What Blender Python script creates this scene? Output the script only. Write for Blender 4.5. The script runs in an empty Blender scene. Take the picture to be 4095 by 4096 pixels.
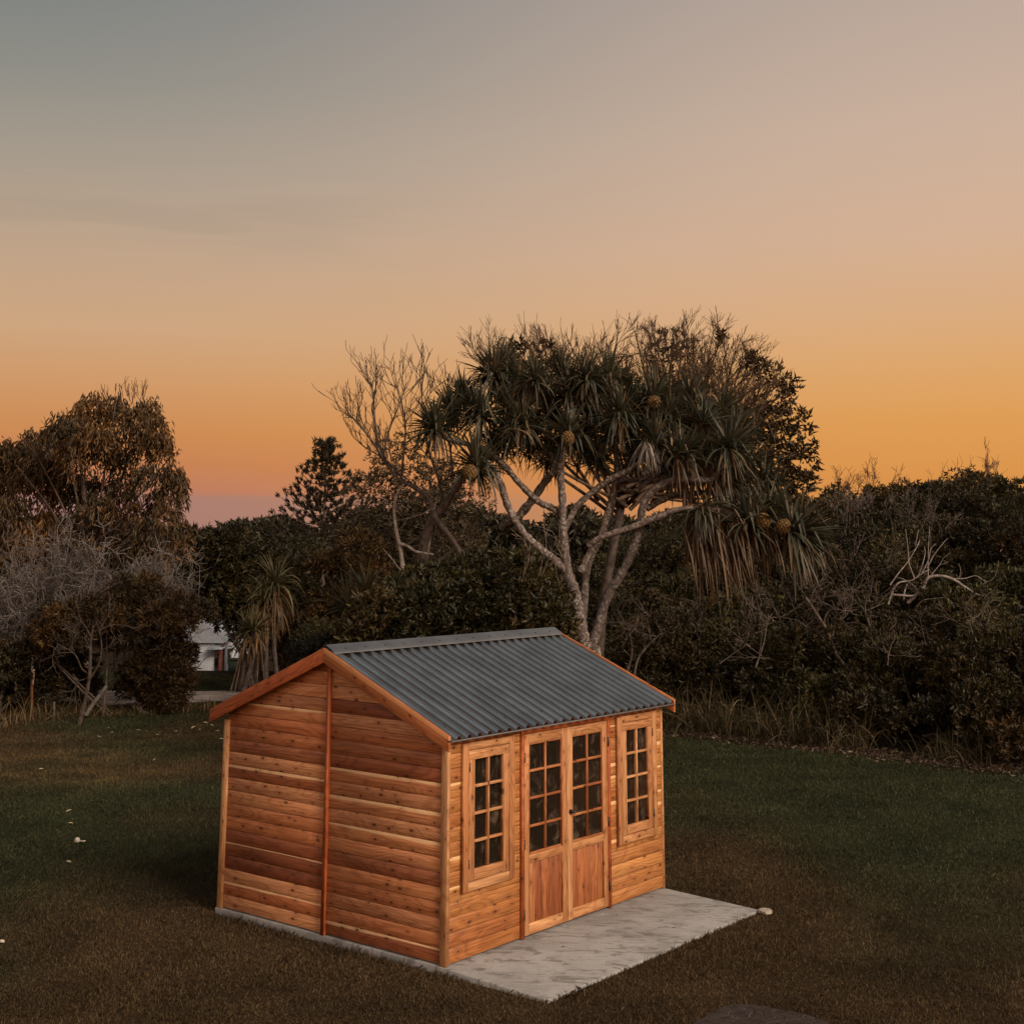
import bpy, math, random
import numpy as np
from mathutils import Matrix, Vector

scene = bpy.context.scene
# ------------------------------------------------------------------ camera
FPX, CYP, PITCH, ROLL, CAMH = 5349.87, 1124.95, 0.1922, 0.0023, 4.0
cd = bpy.data.cameras.new('camera')
cd.sensor_width = 36.0
cd.lens = FPX / 4096 * 36.0
cd.shift_y = -(2048 - CYP) / 4096
cd.clip_start = 0.1
cd.clip_end = 3000
cam = bpy.data.objects.new('camera', cd)
scene.collection.objects.link(cam)
cam.matrix_world = (Matrix.Translation((0, 0, CAMH)) @ Matrix.Rotation(math.radians(90) + PITCH, 4, 'X')
                    @ Matrix.Rotation(ROLL, 4, 'Z'))
scene.camera = cam

# ------------------------------------------------------------------ sky
def s2l(*c):
    return tuple(((x / 255) / 12.92 if x / 255 <= 0.04045 else ((x / 255 + 0.055) / 1.055) ** 2.4) for x in c)

world = bpy.data.worlds.new('World')
scene.world = world
world.use_nodes = True
wt = world.node_tree
wt.nodes.clear()
def wn(t, **kw):
    n = wt.nodes.new(t)
    for k, v in kw.items():
        setattr(n, k, v)
    return n
SUN_ELEV, SUN_AZ = math.radians(32), math.radians(134)      # azimuth from +Y towards +X
tc = wn('ShaderNodeTexCoord')
sep = wn('ShaderNodeSeparateXYZ')
wt.links.new(tc.outputs['Generated'], sep.inputs[0])
asn = wn('ShaderNodeMath', operation='ARCSINE')
wt.links.new(sep.outputs['Z'], asn.inputs[0])
elv = wn('ShaderNodeMapRange')
elv.inputs['From Min'].default_value = 0.0
elv.inputs['From Max'].default_value = math.radians(30)
wt.links.new(asn.outputs[0], elv.inputs['Value'])
def ramp(stops):
    r = wn('ShaderNodeValToRGB')
    el = r.color_ramp.elements
    while len(el) > 1:
        el.remove(el[-1])
    el[0].position = stops[0][0] / 30.0
    el[0].color = (*s2l(*stops[0][1]), 1)
    for e, c in stops[1:]:
        x = el.new(e / 30.0)
        x.color = (*s2l(*c), 1)
    wt.links.new(elv.outputs[0], r.inputs[0])
    return r
left = ramp([(0, (160, 122, 116)), (1.72, (162, 123, 116)), (1.95, (186, 122, 100)), (3.0, (197, 127, 86)), (4.4, (204, 138, 84)),
             (6.3, (207, 152, 104)), (8.6, (205, 165, 128)), (11.7, (191, 163, 137)), (15.5, (165, 154, 140)), (19.0, (140, 140, 133)),
             (23.0, (121, 127, 127)), (30, (110, 117, 121))])
right = ramp([(0, (212, 138, 70)), (2.6, (219, 148, 75)), (5.0, (223, 158, 87)), (7.2, (222, 167, 109)), (9.6, (218, 173, 131)),
              (12.5, (213, 177, 149)), (17.0, (204, 177, 157)), (23.0, (186, 167, 155)), (30, (150, 145, 142))])
az = wn('ShaderNodeMapRange')
az.interpolation_type = 'SMOOTHERSTEP'
az.inputs['From Min'].default_value = -0.50
az.inputs['From Max'].default_value = 0.46
wt.links.new(sep.outputs['X'], az.inputs['Value'])
mix = wn('ShaderNodeMix', data_type='RGBA')
wt.links.new(az.outputs[0], mix.inputs['Factor'])
wt.links.new(left.outputs[0], mix.inputs['A'])
wt.links.new(right.outputs[0], mix.inputs['B'])
bg1 = wn('ShaderNodeBackground')
bg1.inputs['Strength'].default_value = 1.0
mpc = wn('ShaderNodeMapping')                                # one faint streak of thin grey cloud low on the left
mpc.inputs['Scale'].default_value = (3.0, 1.0, 26.0)
mpc.inputs['Rotation'].default_value = (0, math.radians(9), 0)
wt.links.new(tc.outputs['Generated'], mpc.inputs[0])
nzc = wn('ShaderNodeTexNoise')
nzc.inputs['Scale'].default_value = 1.6
nzc.inputs['Detail'].default_value = 6
wt.links.new(mpc.outputs[0], nzc.inputs['Vector'])
def mr(src, a, b, lo=0.0, hi_=1.0):
    m_ = wn('ShaderNodeMapRange')
    m_.interpolation_type = 'SMOOTHSTEP'
    for k_, v_ in (('From Min', a), ('From Max', b), ('To Min', lo), ('To Max', hi_)):
        m_.inputs[k_].default_value = v_
    wt.links.new(src, m_.inputs['Value'])
    return m_.outputs[0]
def mul(a_, b_):
    m_ = wn('ShaderNodeMath', operation='MULTIPLY')
    wt.links.new(a_, m_.inputs[0])
    wt.links.new(b_, m_.inputs[1])
    return m_.outputs[0]
cf = mul(mul(mr(nzc.outputs['Fac'], .42, .62, 0, .2), mr(asn.outputs[0], .19, .225)), mul(mr(asn.outputs[0], .285, .245), mr(sep.outputs['X'], .02, -.2)))
cl_ = wn('ShaderNodeMix', data_type='RGBA')
wt.links.new(cf, cl_.inputs['Factor'])
wt.links.new(mix.outputs['Result'], cl_.inputs['A'])
cl_.inputs['B'].default_value = (*s2l(150, 140, 126), 1)
wt.links.new(cl_.outputs['Result'], bg1.inputs['Color'])
back = wn('ShaderNodeMapRange')                              # sky behind the camera boosted, added fill light for the gable
back.interpolation_type = 'SMOOTHSTEP'
back.inputs['From Min'].default_value = 0.35
back.inputs['From Max'].default_value = -0.55
back.inputs['To Min'].default_value = 1.0
back.inputs['To Max'].default_value = 2.3
wt.links.new(sep.outputs['Y'], back.inputs['Value'])
wt.links.new(back.outputs[0], bg1.inputs['Strength'])
sky = wn('ShaderNodeTexSky', sky_type='NISHITA')
sky.sun_disc = False
sky.sun_elevation = SUN_ELEV
sky.sun_rotation = SUN_AZ
bg2 = wn('ShaderNodeBackground')
bg2.inputs['Strength'].default_value = 0.06
hs = wn('ShaderNodeHueSaturation')                           # high sky desaturated so the roof reflects less blue
hs.inputs['Saturation'].default_value = 0.3
wt.links.new(sky.outputs[0], hs.inputs['Color'])
wt.links.new(hs.outputs[0], bg2.inputs['Color'])
hi = wn('ShaderNodeMapRange')                                # the high sky overhead is the Nishita sky
hi.interpolation_type = 'SMOOTHSTEP'
hi.inputs['From Min'].default_value = math.radians(28)
hi.inputs['From Max'].default_value = math.radians(60)
wt.links.new(asn.outputs[0], hi.inputs['Value'])
mx = wn('ShaderNodeMixShader')
wt.links.new(hi.outputs[0], mx.inputs[0])
wt.links.new(bg1.outputs[0], mx.inputs[1])
wt.links.new(bg2.outputs[0], mx.inputs[2])
wo = wn('ShaderNodeOutputWorld')
wt.links.new(mx.outputs[0], wo.inputs['Surface'])

sl = bpy.data.lights.new('sun', 'SUN')
sl.energy = 3.6
sl.angle = math.radians(28)
sl.color = (1.0, 0.83, 0.65)
sun = bpy.data.objects.new('sun', sl)
scene.collection.objects.link(sun)
sd = Vector((math.sin(SUN_AZ) * math.cos(SUN_ELEV), math.cos(SUN_AZ) * math.cos(SUN_ELEV), math.sin(SUN_ELEV)))
sun.rotation_euler = sd.to_track_quat('Z', 'Y').to_euler()
sun.location = (20, -20, 30)

scene.view_settings.view_transform = 'Standard'
scene.view_settings.look = 'None'
scene.view_settings.exposure = 0.0
scene.view_settings.gamma = 1.0
scene.cycles.max_bounces = 6
scene.cycles.transparent_max_bounces = 12
scene.cycles.use_denoising = True

# ------------------------------------------------------------------ helpers
rng = np.random.default_rng(7)
def nrm(a):
    a = np.asarray(a, float)
    return a / np.maximum(np.linalg.norm(a, axis=-1, keepdims=True), 1e-9)

_cp, _sp, _cr, _sr = math.cos(PITCH), math.sin(PITCH), math.cos(ROLL), math.sin(ROLL)
def ray(px, py):
    u, v = px * 2.1196 - 2047.5, py * 2.1196 - CYP
    u, v = u * _cr + v * _sr, -u * _sr + v * _cr
    x, z = u / FPX, -v / FPX
    return np.array([x, _cp - z * _sp, _sp + z * _cp])
def at(px, py, depth):
    """point on the sight line of a photograph position at a real distance (m) in front of the viewpoint"""
    r = ray(px, py)
    return np.array([0, 0, CAMH]) + r * (depth / r[1])

def smooth(a, b, x):
    t = np.clip((np.asarray(x, float) - a) / (b - a), 0, 1)
    return t * t * (3 - 2 * t)
def edge_d(x, y):
    return (x - 3.5) * 0.688 + (y - 30.2) * 0.725
_H = np.random.default_rng(3).random((256, 256))
def vnoise(x, y, s=0):
    x = np.asarray(x, float) + s * 17.3
    y = np.asarray(y, float) + s * 9.7
    xi, yi = np.floor(x).astype(int), np.floor(y).astype(int)
    fx, fy = x - xi, y - yi
    fx, fy = fx * fx * (3 - 2 * fx), fy * fy * (3 - 2 * fy)
    a, b = _H[xi & 255, yi & 255], _H[(xi + 1) & 255, yi & 255]
    c, d = _H[xi & 255, (yi + 1) & 255], _H[(xi + 1) & 255, (yi + 1) & 255]
    return (a * (1 - fx) + b * fx) * (1 - fy) + (c * (1 - fx) + d * fx) * fy
def gz(x, y):
    x, y = np.asarray(x, float), np.asarray(y, float)
    z = -0.07 + 0 * x
    z = z + 3.5 * smooth(1.0, 14, edge_d(x, y)) * smooth(-4, 9, x)
    z = z - 2.3 * smooth(42.5, 58, y) * smooth(-2, -7, x)
    z = z + 0.04 * smooth(38.5, 40, y) * smooth(-1, -5, x)
    z = z + (vnoise(x * .6, y * .6) - .5 + .5 * vnoise(x * 1.9, y * 1.9, 4)) * 0.07 * smooth(8, 14, np.hypot(x, y - 14))
    return z

class Geo:
    def __init__(self):
        self.V, self.n, self.F = [], 0, {}
    def add(self, V, F, C=(1, 1, 1), UV=None, R=0.0):
        F = np.asarray(F, int)
        k = F.shape[1]
        V = np.asarray(V, float)
        C = np.broadcast_to(np.asarray(C, float), (len(F), 3))
        R = np.broadcast_to(np.asarray(R, float), (len(F),))
        UV = np.zeros((len(F), k, 2)) if UV is None else np.asarray(UV, float)
        self.F.setdefault(k, []).append((F + self.n, C, UV, R))
        self.V.append(V)
        self.n += len(V)
    def build(self, name, mat, parent=None, smooth_shade=False):
        me = bpy.data.meshes.new(name)
        V = np.concatenate(self.V)
        loops, starts, tot, C, UV, R, off = [], [], [], [], [], [], 0
        for k in sorted(self.F):
            for F, c, uv, r in self.F[k]:
                loops.append(F.ravel())
                starts.append(off + np.arange(len(F)) * k)
                tot.append(np.full(len(F), k))
                off += F.size
                C.append(c); UV.append(uv.reshape(-1, 2)); R.append(r)
        loops, starts, C, UV, R = map(np.concatenate, (loops, starts, C, UV, R))
        me.vertices.add(len(V))
        me.vertices.foreach_set('co', V.ravel())
        me.loops.add(len(loops))
        me.loops.foreach_set('vertex_index', loops.astype(np.int32))
        me.polygons.add(len(starts))
        me.polygons.foreach_set('loop_start', starts.astype(np.int32))
        if smooth_shade:
            me.polygons.foreach_set('use_smooth', np.ones(len(starts), bool))
        a = me.attributes.new('tint', 'FLOAT_COLOR', 'FACE')
        a.data.foreach_set('color', np.concatenate([C, np.ones((len(C), 1))], 1).ravel())
        b = me.attributes.new('rnd', 'FLOAT', 'FACE')
        b.data.foreach_set('value', R)
        if np.any(UV):
            me.uv_layers.new(name='UVMap').data.foreach_set('uv', UV.ravel())
        me.update(calc_edges=True)
        me.materials.append(mat)
        o = bpy.data.objects.new(name, me)
        scene.collection.objects.link(o)
        if parent is not None:
            o.parent = parent
            o.matrix_parent_inverse = parent.matrix_world.inverted()
        return o

def tag(o, label=None, cat=None, group=None, kind=None):
    for k, v in (('label', label), ('category', cat), ('group', group), ('kind', kind)):
        if v:
            o[k] = v
    return o
def thing(name, label, cat, loc, group=None, rotz=0.0):
    o = bpy.data.objects.new(name, None)
    o.empty_display_size = 0.2
    scene.collection.objects.link(o)
    o.location = [float(v) for v in loc]
    o.rotation_euler = (0, 0, rotz)
    o.matrix_world = Matrix.Translation(Vector([float(v) for v in loc])) @ Matrix.Rotation(rotz, 4, 'Z')
    return tag(o, label, cat, group)

def frame_of(t):
    ref = np.where(np.abs(t[..., 2:3]) > .9, np.array([1., 0, 0]), np.array([0, 0, 1.]))
    a = nrm(np.cross(t, ref))
    return a, np.cross(t, a)
def tube(g, pts, rad, sides=5, col=(1, 1, 1), cap=False):
    pts = np.asarray(pts, float)
    n = len(pts)
    rad = np.broadcast_to(np.asarray(rad, float), (n,))
    t = nrm(np.gradient(pts, axis=0))
    a = nrm(np.cross(t[0], [0.31, 0.77, 0.55]))
    A = np.empty((n, 3))
    for i in range(n):
        a = a - t[i] * a.dot(t[i])
        a = a / max(np.linalg.norm(a), 1e-9)
        A[i] = a
    B = np.cross(t, A)
    th = np.arange(sides) * 2 * math.pi / sides
    V = pts[:, None] + rad[:, None, None] * (A[:, None] * np.cos(th)[None, :, None] + B[:, None] * np.sin(th)[None, :, None])
    i, j = np.meshgrid(np.arange(n - 1), np.arange(sides), indexing='ij')
    k = (j + 1) % sides
    Q = np.stack([i * sides + j, i * sides + k, (i + 1) * sides + k, (i + 1) * sides + j], -1).reshape(-1, 4)
    g.add(V.reshape(-1, 3), Q, col)
    if cap:
        g.add(V[-1], [list(range(sides))], col)
        g.add(V[0], [list(range(sides))[::-1]], col)
def spline(P, m=6):
    P = np.asarray(P, float)
    Q = np.concatenate([[2 * P[0] - P[1]], P, [2 * P[-1] - P[-2]]])
    out = []
    for i in range(len(P) - 1):
        p0, p1, p2, p3 = Q[i:i + 4]
        for t in np.arange(m) / m:
            out.append(.5 * (2 * p1 + (p2 - p0) * t + (2 * p0 - 5 * p1 + 4 * p2 - p3) * t * t + (3 * p1 - p0 - 3 * p2 + p3) * t ** 3))
    out.append(P[-1])
    return np.array(out)
def grow(g, p, d, L, r, lev, rg, tips, up=.08, wob=.3, kids=4, spread=.75, shrink=.62, col=(1, 1, 1), rmin=.006):
    n = 4 if L > .5 else 3
    pts, ds = [np.array(p, float)], []
    d = nrm(d)
    for i in range(n):
        d = nrm(d + rg.normal(0, wob / 2, 3) + np.array([0, 0, up]))
        pts.append(pts[-1] + d * L / n)
        ds.append(d)
    tube(g, pts, np.linspace(max(r, rmin), max(r * .45, rmin * .8), n + 1), 5 if r > .03 else 3, col)
    if lev == 0:
        tips.append((pts[-1], d, pts[-2]))
        return
    for j in range(kids):
        f = rg.uniform(.3, 1.0) if j else 1.0
        i = min(int(f * n), n - 1)
        b = pts[i] + (pts[i + 1] - pts[i]) * (f * n - i if j else 1)
        side = nrm(rg.normal(0, 1, 3))
        grow(g, b, nrm(ds[i] + side * spread * rg.uniform(.5, 1.1)), L * shrink * rg.uniform(.7, 1.15), r * .55, lev - 1, rg, tips,
             up, wob, kids, spread, shrink, col, rmin)

def leaves(g, P, D, ln, wd, cols, rg, bend=.25, fold=.25):
    """one folded leaf (two faces) per row of P pointing along D"""
    n = len(P)
    D = nrm(D)
    S = nrm(np.cross(D, rg.normal(0, 1, (n, 3))))
    N = np.cross(D, S)
    ln = np.broadcast_to(ln, (n,))[:, None] * rg.uniform(.65, 1.25, (n, 1))
    wd = np.broadcast_to(wd, (n,))[:, None] * rg.uniform(.75, 1.2, (n, 1))
    m = P + D * ln * .45
    b = np.stack([P, m + S * wd / 2 + N * wd * fold, P + D * ln - N * ln * bend, m - S * wd / 2 + N * wd * fold], 1)
    i = np.arange(n)[:, None] * 4
    F = np.concatenate([i + [[0, 1, 2]], i + [[0, 2, 3]]])
    g.add(b.reshape(-1, 3), F, np.concatenate([cols, cols]))
def straps(g, P, D, ln, wd, droop, cols, rg, seg=5, keel=.35, kink=None):
    """long strap leaves with a keel, arching over; kink folds a leaf sharply down part way"""
    n = len(P)
    D = nrm(D)
    ln = np.broadcast_to(ln, (n,)); wd = np.broadcast_to(wd, (n,)); droop = np.broadcast_to(droop, (n,))
    pts = [np.array(P, float)]
    d = D.copy()
    S0 = nrm(np.cross(D, np.array([0, 0, 1.])) + rg.normal(0, .12, (n, 3)))
    V = []
    for s in range(seg + 1):
        t = s / seg
        w = wd * (np.minimum(1, .55 + 1.5 * t) * (1 - t ** 2.2) + .04)
        S = nrm(S0 - d * np.sum(S0 * d, 1, keepdims=True))
        N = np.cross(S, d)
        c = pts[-1]
        V.append(np.stack([c - S * w[:, None] / 2, c - N * (w * keel)[:, None], c + S * w[:, None] / 2], 1))
        dd = droop * (1.0 / seg) * (.4 + 2.0 * t)
        if kink is not None:
            dd = dd + np.where((kink > t) & (kink <= t + 1 / seg), 1.6, 0)
        d = nrm(d + np.array([0, 0, -1.]) * dd[:, None])
        pts.append(c + d * (ln / seg)[:, None])
    V = np.stack(V, 1)                                       # n, seg+1, 3, 3
    i = (np.arange(n) * (seg + 1) * 3)[:, None, None, None]
    s = (np.arange(seg) * 3)[None, :, None, None]
    q = np.array([[0, 1, 4, 3], [1, 2, 5, 4]])[None, None]
    F = (i + s + q).reshape(-1, 4)
    g.add(V.reshape(-1, 3), F, np.repeat(cols, seg * 2, 0))
def pick(pal, n, rg, jit=.25):
    pal = np.array(pal, float)
    c = pal[rg.integers(0, len(pal), n)]
    return c * np.exp(rg.normal(0, jit, (n, 1)))
def tufts(g, T, O, m, ln, wd, pal, rg, spread=.9, clump_col=None):
    n = len(T)
    P = np.repeat(T, m, 0)
    D = np.repeat(nrm(O), m, 0) + rg.normal(0, spread, (n * m, 3))
    base = pick(pal, n, rg, .3) if clump_col is None else clump_col
    c = np.repeat(base, m, 0) * np.exp(rg.normal(0, .28, (n * m, 1)))
    P = P + rg.normal(0, ln * .18, P.shape)
    leaves(g, P, D, ln, wd, c, rg)
def sphere_pts(n, rg, up=0.0):
    d = nrm(rg.normal(0, 1, (n, 3)) + np.array([0, 0, up]))
    return d

# ------------------------------------------------------------------ materials
def mat(name, rough=.6, spec=.4):
    m = bpy.data.materials.new(name)
    m.use_nodes = True
    b = m.node_tree.nodes['Principled BSDF']
    b.inputs['Roughness'].default_value = rough
    b.inputs['Specular IOR Level'].default_value = spec
    return m, m.node_tree, b
class NT:
    """small node-writing helper"""
    def __init__(self, nt):
        self.nt = nt
    def n(self, t, ins=None, **kw):
        x = self.nt.nodes.new(t)
        for k, v in kw.items():
            setattr(x, k, v)
        for k, v in (ins or {}).items():
            self.set(x, k, v)
        return x
    def set(self, x, k, v):
        if isinstance(v, bpy.types.NodeSocket):
            self.nt.links.new(v, x.inputs[k])
        else:
            x.inputs[k].default_value = v
    def math(self, op, a, b=0.0, c=None):
        i = {0: a, 1: b}
        if c is not None:
            i[2] = c
        return self.n('ShaderNodeMath', i, operation=op).outputs[0]
    def mix(self, f, a, b, mode='MIX'):
        x = self.n('ShaderNodeMix', data_type='RGBA', blend_type=mode)
        for k, v in (('Factor', f), ('A', a), ('B', b)):
            if isinstance(v, tuple) and len(v) == 3:
                v = (*v, 1)
            self.set(x, k, v)
        return x.outputs['Result']
    def ss(self, v, a, b, lo=0.0, hi=1.0):
        return self.n('ShaderNodeMapRange', {'Value': v, 'From Min': a, 'From Max': b, 'To Min': lo, 'To Max': hi}, interpolation_type='SMOOTHSTEP').outputs[0]
    def xyz(self, x, y, z=0.0):
        return self.n('ShaderNodeCombineXYZ', {0: x, 1: y, 2: z}).outputs[0]
    def noise(self, vec, scale=1.0, detail=3.0, rough=.55, dist=0.0):
        return self.n('ShaderNodeTexNoise', {'Vector': vec, 'Scale': scale, 'Detail': detail, 'Roughness': rough, 'Distortion': dist}).outputs['Fac']
    def attr(self, name, out='Color'):
        return self.n('ShaderNodeAttribute', attribute_name=name).outputs[out]

def mk_leaf(name, transl=.3, rough=.5, spec=.35, tone=1.0):
    m, nt, b = mat(name, rough, spec)
    N = NT(nt)
    c = N.mix(1.0, N.attr('tint'), (tone, tone * .97, tone * .9), 'MULTIPLY')
    N.set(b, 'Base Color', c)
    t = N.n('ShaderNodeBsdfTranslucent', {'Color': c})
    s = N.n('ShaderNodeMixShader', {0: transl, 1: b.outputs[0], 2: t.outputs[0]})
    nt.links.new(s.outputs[0], nt.nodes['Material Output'].inputs['Surface'])
    return m
M_leaf = mk_leaf('leaf', .28, .5, .35, .82)
M_strap = mk_leaf('strap_leaf', .25, .45, .4, .85)
M_grass = mk_leaf('grass_blade', .3, .7, .15)

def mk_bark(name, speck=0.0, scale=9.0, lich=(.42, .38, .34)):
    m, nt, b = mat(name, .85, .2)
    N = NT(nt)
    pos = N.n('ShaderNodeNewGeometry').outputs['Position']
    n1 = N.noise(pos, scale, 4, .65)
    c = N.mix(N.ss(n1, .3, .7), (.45, .42, .4), (1.25, 1.25, 1.25))
    c = N.mix(1.0, N.attr('tint'), c, 'MULTIPLY')
    if speck:
        n2 = N.noise(pos, 17.0, 3, .6)
        n3 = N.noise(pos, 2.2, 2)
        f = N.math('MULTIPLY', N.ss(n2, .52, .60), N.ss(n3, .25, .5))
        c = N.mix(N.math('MULTIPLY', f, speck), c, lich)
    N.set(b, 'Base Color', c)
    bp = N.n('ShaderNodeBump', {'Height': N.noise(pos, scale * 2.5, 3), 'Strength': .5, 'Distance': .02})
    nt.links.new(bp.outputs[0], b.inputs['Normal'])
    return m
M_bark = mk_bark('bark')
M_pbark = mk_bark('lichen_bark', .75, 14, (.33, .30, .27))

def mk_wood(name, tones, sap=(.62, .36, .17)):
    m, nt, b = mat(name, .5, .3)
    N = NT(nt)
    uv = N.n('ShaderNodeUVMap').outputs[0]
    s = N.n('ShaderNodeSeparateXYZ', {0: uv})
    u, v = s.outputs[0], s.outputs[1]
    r = N.attr('rnd', 'Fac')
    r2 = N.math('FRACT', N.math('MULTIPLY', r, 7.37))
    r3 = N.math('FRACT', N.math('MULTIPLY', r, 23.1))
    ru = N.math('MULTIPLY', r, 61.0)
    rv = N.math('MULTIPLY', r, 37.0)
    # knots: few, elongated, on some boards only; the grain bends round them
    ku = N.math('ADD', N.math('MULTIPLY', u, 4.2), ru)
    kv = N.math('ADD', N.math('MULTIPLY', v, 9.0), rv)
    vor = N.n('ShaderNodeTexVoronoi', {'Vector': N.xyz(ku, kv), 'Scale': 1.0, 'Randomness': 1.0}, voronoi_dimensions='2D')
    kd = vor.outputs['Distance']
    gate = N.math('GREATER_THAN', N.n('ShaderNodeSeparateXYZ', {0: vor.outputs['Color']}).outputs[0], N.math('MULTIPLY_ADD', r3, .55, .22))
    ksz = N.math('MULTIPLY_ADD', N.n('ShaderNodeSeparateXYZ', {0: vor.outputs['Color']}).outputs[1], .085, .05)
    knot = N.math('MULTIPLY', N.math('SUBTRACT', 1.0, N.ss(N.math('DIVIDE', kd, ksz), .55, 1.25)), gate)
    halo = N.math('MULTIPLY', N.math('SUBTRACT', 1.0, N.ss(kd, .1, .42)), gate)
    # broad figure
    n2 = N.noise(N.xyz(N.math('MULTIPLY_ADD', u, .55, ru), N.math('MULTIPLY_ADD', v, 2.6, rv), r), 1.0, 2.0, .5, .6)
    ph = N.math('ADD', N.math('MULTIPLY', n2, 17.0), N.math('MULTIPLY', halo, 2.2))
    ring = N.math('MULTIPLY_ADD', N.math('SINE', N.math('MULTIPLY', ph, 6.283)), .5, .5)
    n1 = N.noise(N.xyz(N.math('MULTIPLY_ADD', u, 1.3, ru), N.math('MULTIPLY_ADD', v, 52.0, rv)), 1.0, 3.0, .6)
    fine = N.noise(N.xyz(N.math('MULTIPLY_ADD', u, 5.0, ru), N.math('MULTIPLY_ADD', v, 240.0, rv)), 1.0, 2.0, .6)
    tone = N.n('ShaderNodeValToRGB', {0: N.math('FRACT', N.math('MULTIPLY', r, 3.91))})
    el = tone.color_ramp.elements
    el[0].position, el[0].color = 0.0, (*tones[0], 1)
    el[1].position, el[1].color = 1.0, (*tones[-1], 1)
    for i, t in enumerate(tones[1:-1]):
        e = el.new((i + 1) / (len(tones) - 1))
        e.color = (*t, 1)
    c = tone.outputs[0]
    c = N.mix(N.ss(n1, .40, .66, 0, .62), c, N.mix(1.0, c, (.48, .36, .28), 'MULTIPLY'))
    c = N.mix(N.math('MULTIPLY', N.ss(ring, .45, 1.0), .42), c, N.mix(1.0, c, (.5, .38, .3), 'MULTIPLY'))
    c = N.mix(N.ss(n2, .52, .7, 0, .3), c, N.mix(1.0, c, (1.5, 1.45, 1.35), 'MULTIPLY'))
    sapm = N.math('MULTIPLY', N.ss(N.math('ADD', v, N.math('MULTIPLY', N.math('SUBTRACT', n2, .5), .10)), .104, .118), N.math('GREATER_THAN', r2, .74))
    c = N.mix(N.math('MULTIPLY', sapm, .8), c, sap)
    c = N.mix(N.ss(fine, .3, .72, .0, .55), c, N.mix(1.0, c, (.55, .45, .38), 'MULTIPLY'))
    c = N.mix(N.math('MULTIPLY', halo, .28), c, N.mix(1.0, c, (.5, .34, .24), 'MULTIPLY'))
    c = N.mix(N.math('MULTIPLY', knot, .85), c, (.055, .02, .009))
    N.set(b, 'Base Color', c)
    bp = N.n('ShaderNodeBump', {'Height': N.math('ADD', fine, N.math('MULTIPLY', n1, .6)), 'Strength': .22, 'Distance': .004})
    nt.links.new(bp.outputs[0], b.inputs['Normal'])
    return m
M_cedar = mk_wood('cedar_boards', [(.22, .066, .028), (.52, .185, .074), (.36, .108, .042), (.62, .27, .115), (.48, .165, .064), (.68, .33, .16), (.27, .078, .032), (.58, .23, .095)], (.78, .50, .27))
M_front = mk_wood('sunlit_cedar_boards', [(.42, .165, .054), (.53, .25, .085), (.46, .20, .068), (.60, .305, .11), (.38, .14, .046), (.55, .265, .092)], (.78, .50, .25))  # same cedar as the gable; the front's warm sunlight is put into these tones
M_trim = mk_wood('cedar_trim', [(.54, .265, .115), (.62, .34, .165), (.48, .215, .09), (.58, .30, .135)])
M_red = mk_wood('red_stained_cedar', [(.44, .11, .036), (.48, .135, .046), (.40, .10, .034)], (.5, .17, .065))
M_panel = mk_wood('door_panel_cedar', [(.36, .125, .046), (.50, .21, .082), (.30, .095, .036), (.42, .155, .058)])

def plain(name, col, rough=.6, spec=.4, var=.25, scale=6.0, metal=0.0, bump=0.0):
    m, nt, b = mat(name, rough, spec)
    N = NT(nt)
    pos = N.n('ShaderNodeTexCoord').outputs['Object']
    n = N.noise(pos, scale, 4, .6)
    c = N.mix(N.ss(n, .3, .7), tuple(x * (1 - var) for x in col), tuple(x * (1 + var) for x in col))
    N.set(b, 'Base Color', c)
    b.inputs['Metallic'].default_value = metal
    if bump:
        bp = N.n('ShaderNodeBump', {'Height': N.noise(pos, scale * 6, 3), 'Strength': bump, 'Distance': .01})
        nt.links.new(bp.outputs[0], b.inputs['Normal'])
    return m
M_roof = plain('slate_grey_steel', (.35, .335, .325), .27, .5, .16, 2.5, .96)
M_flash = plain('dull_flashing', (.13, .135, .14), .6, .3, .1)
M_black = plain('black_hardware', (.012, .012, .013), .4, .5, .2)
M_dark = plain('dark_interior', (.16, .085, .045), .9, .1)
M_screw = plain('screw_head', (.03, .03, .035), .5, .4)
M_white = plain('white_render', (.42, .43, .46), .8, .2, .12, 1.2)
M_tin = plain('pale_tin_roof', (.34, .36, .40), .5, .4, .1)
M_darkred = plain('dark_red_timber', (.10, .028, .018), .7, .3)
M_brownglass = plain('brown_window', (.03, .022, .018), .25, .5)
M_green = plain('green_box', (.05, .075, .06), .6, .3)
M_post = plain('rusty_post', (.13, .045, .02), .8, .2, .3, 9)
M_greytop = plain('weathered_grey', (.13, .12, .12), .8, .2, .3, 9)
M_shell = plain('pale_shell', (.42, .37, .31), .5, .4, .15, 20)
M_dryleaf = plain('dry_leaf', (.42, .33, .19), .7, .2, .25, 12)
M_paver = plain('dark_paver', (.07, .05, .05), .8, .3, .5, 9, bump=.4)
M_drift = plain('bleached_wood', (.36, .25, .16), .8, .2, .3, 9, bump=.4)

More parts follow.
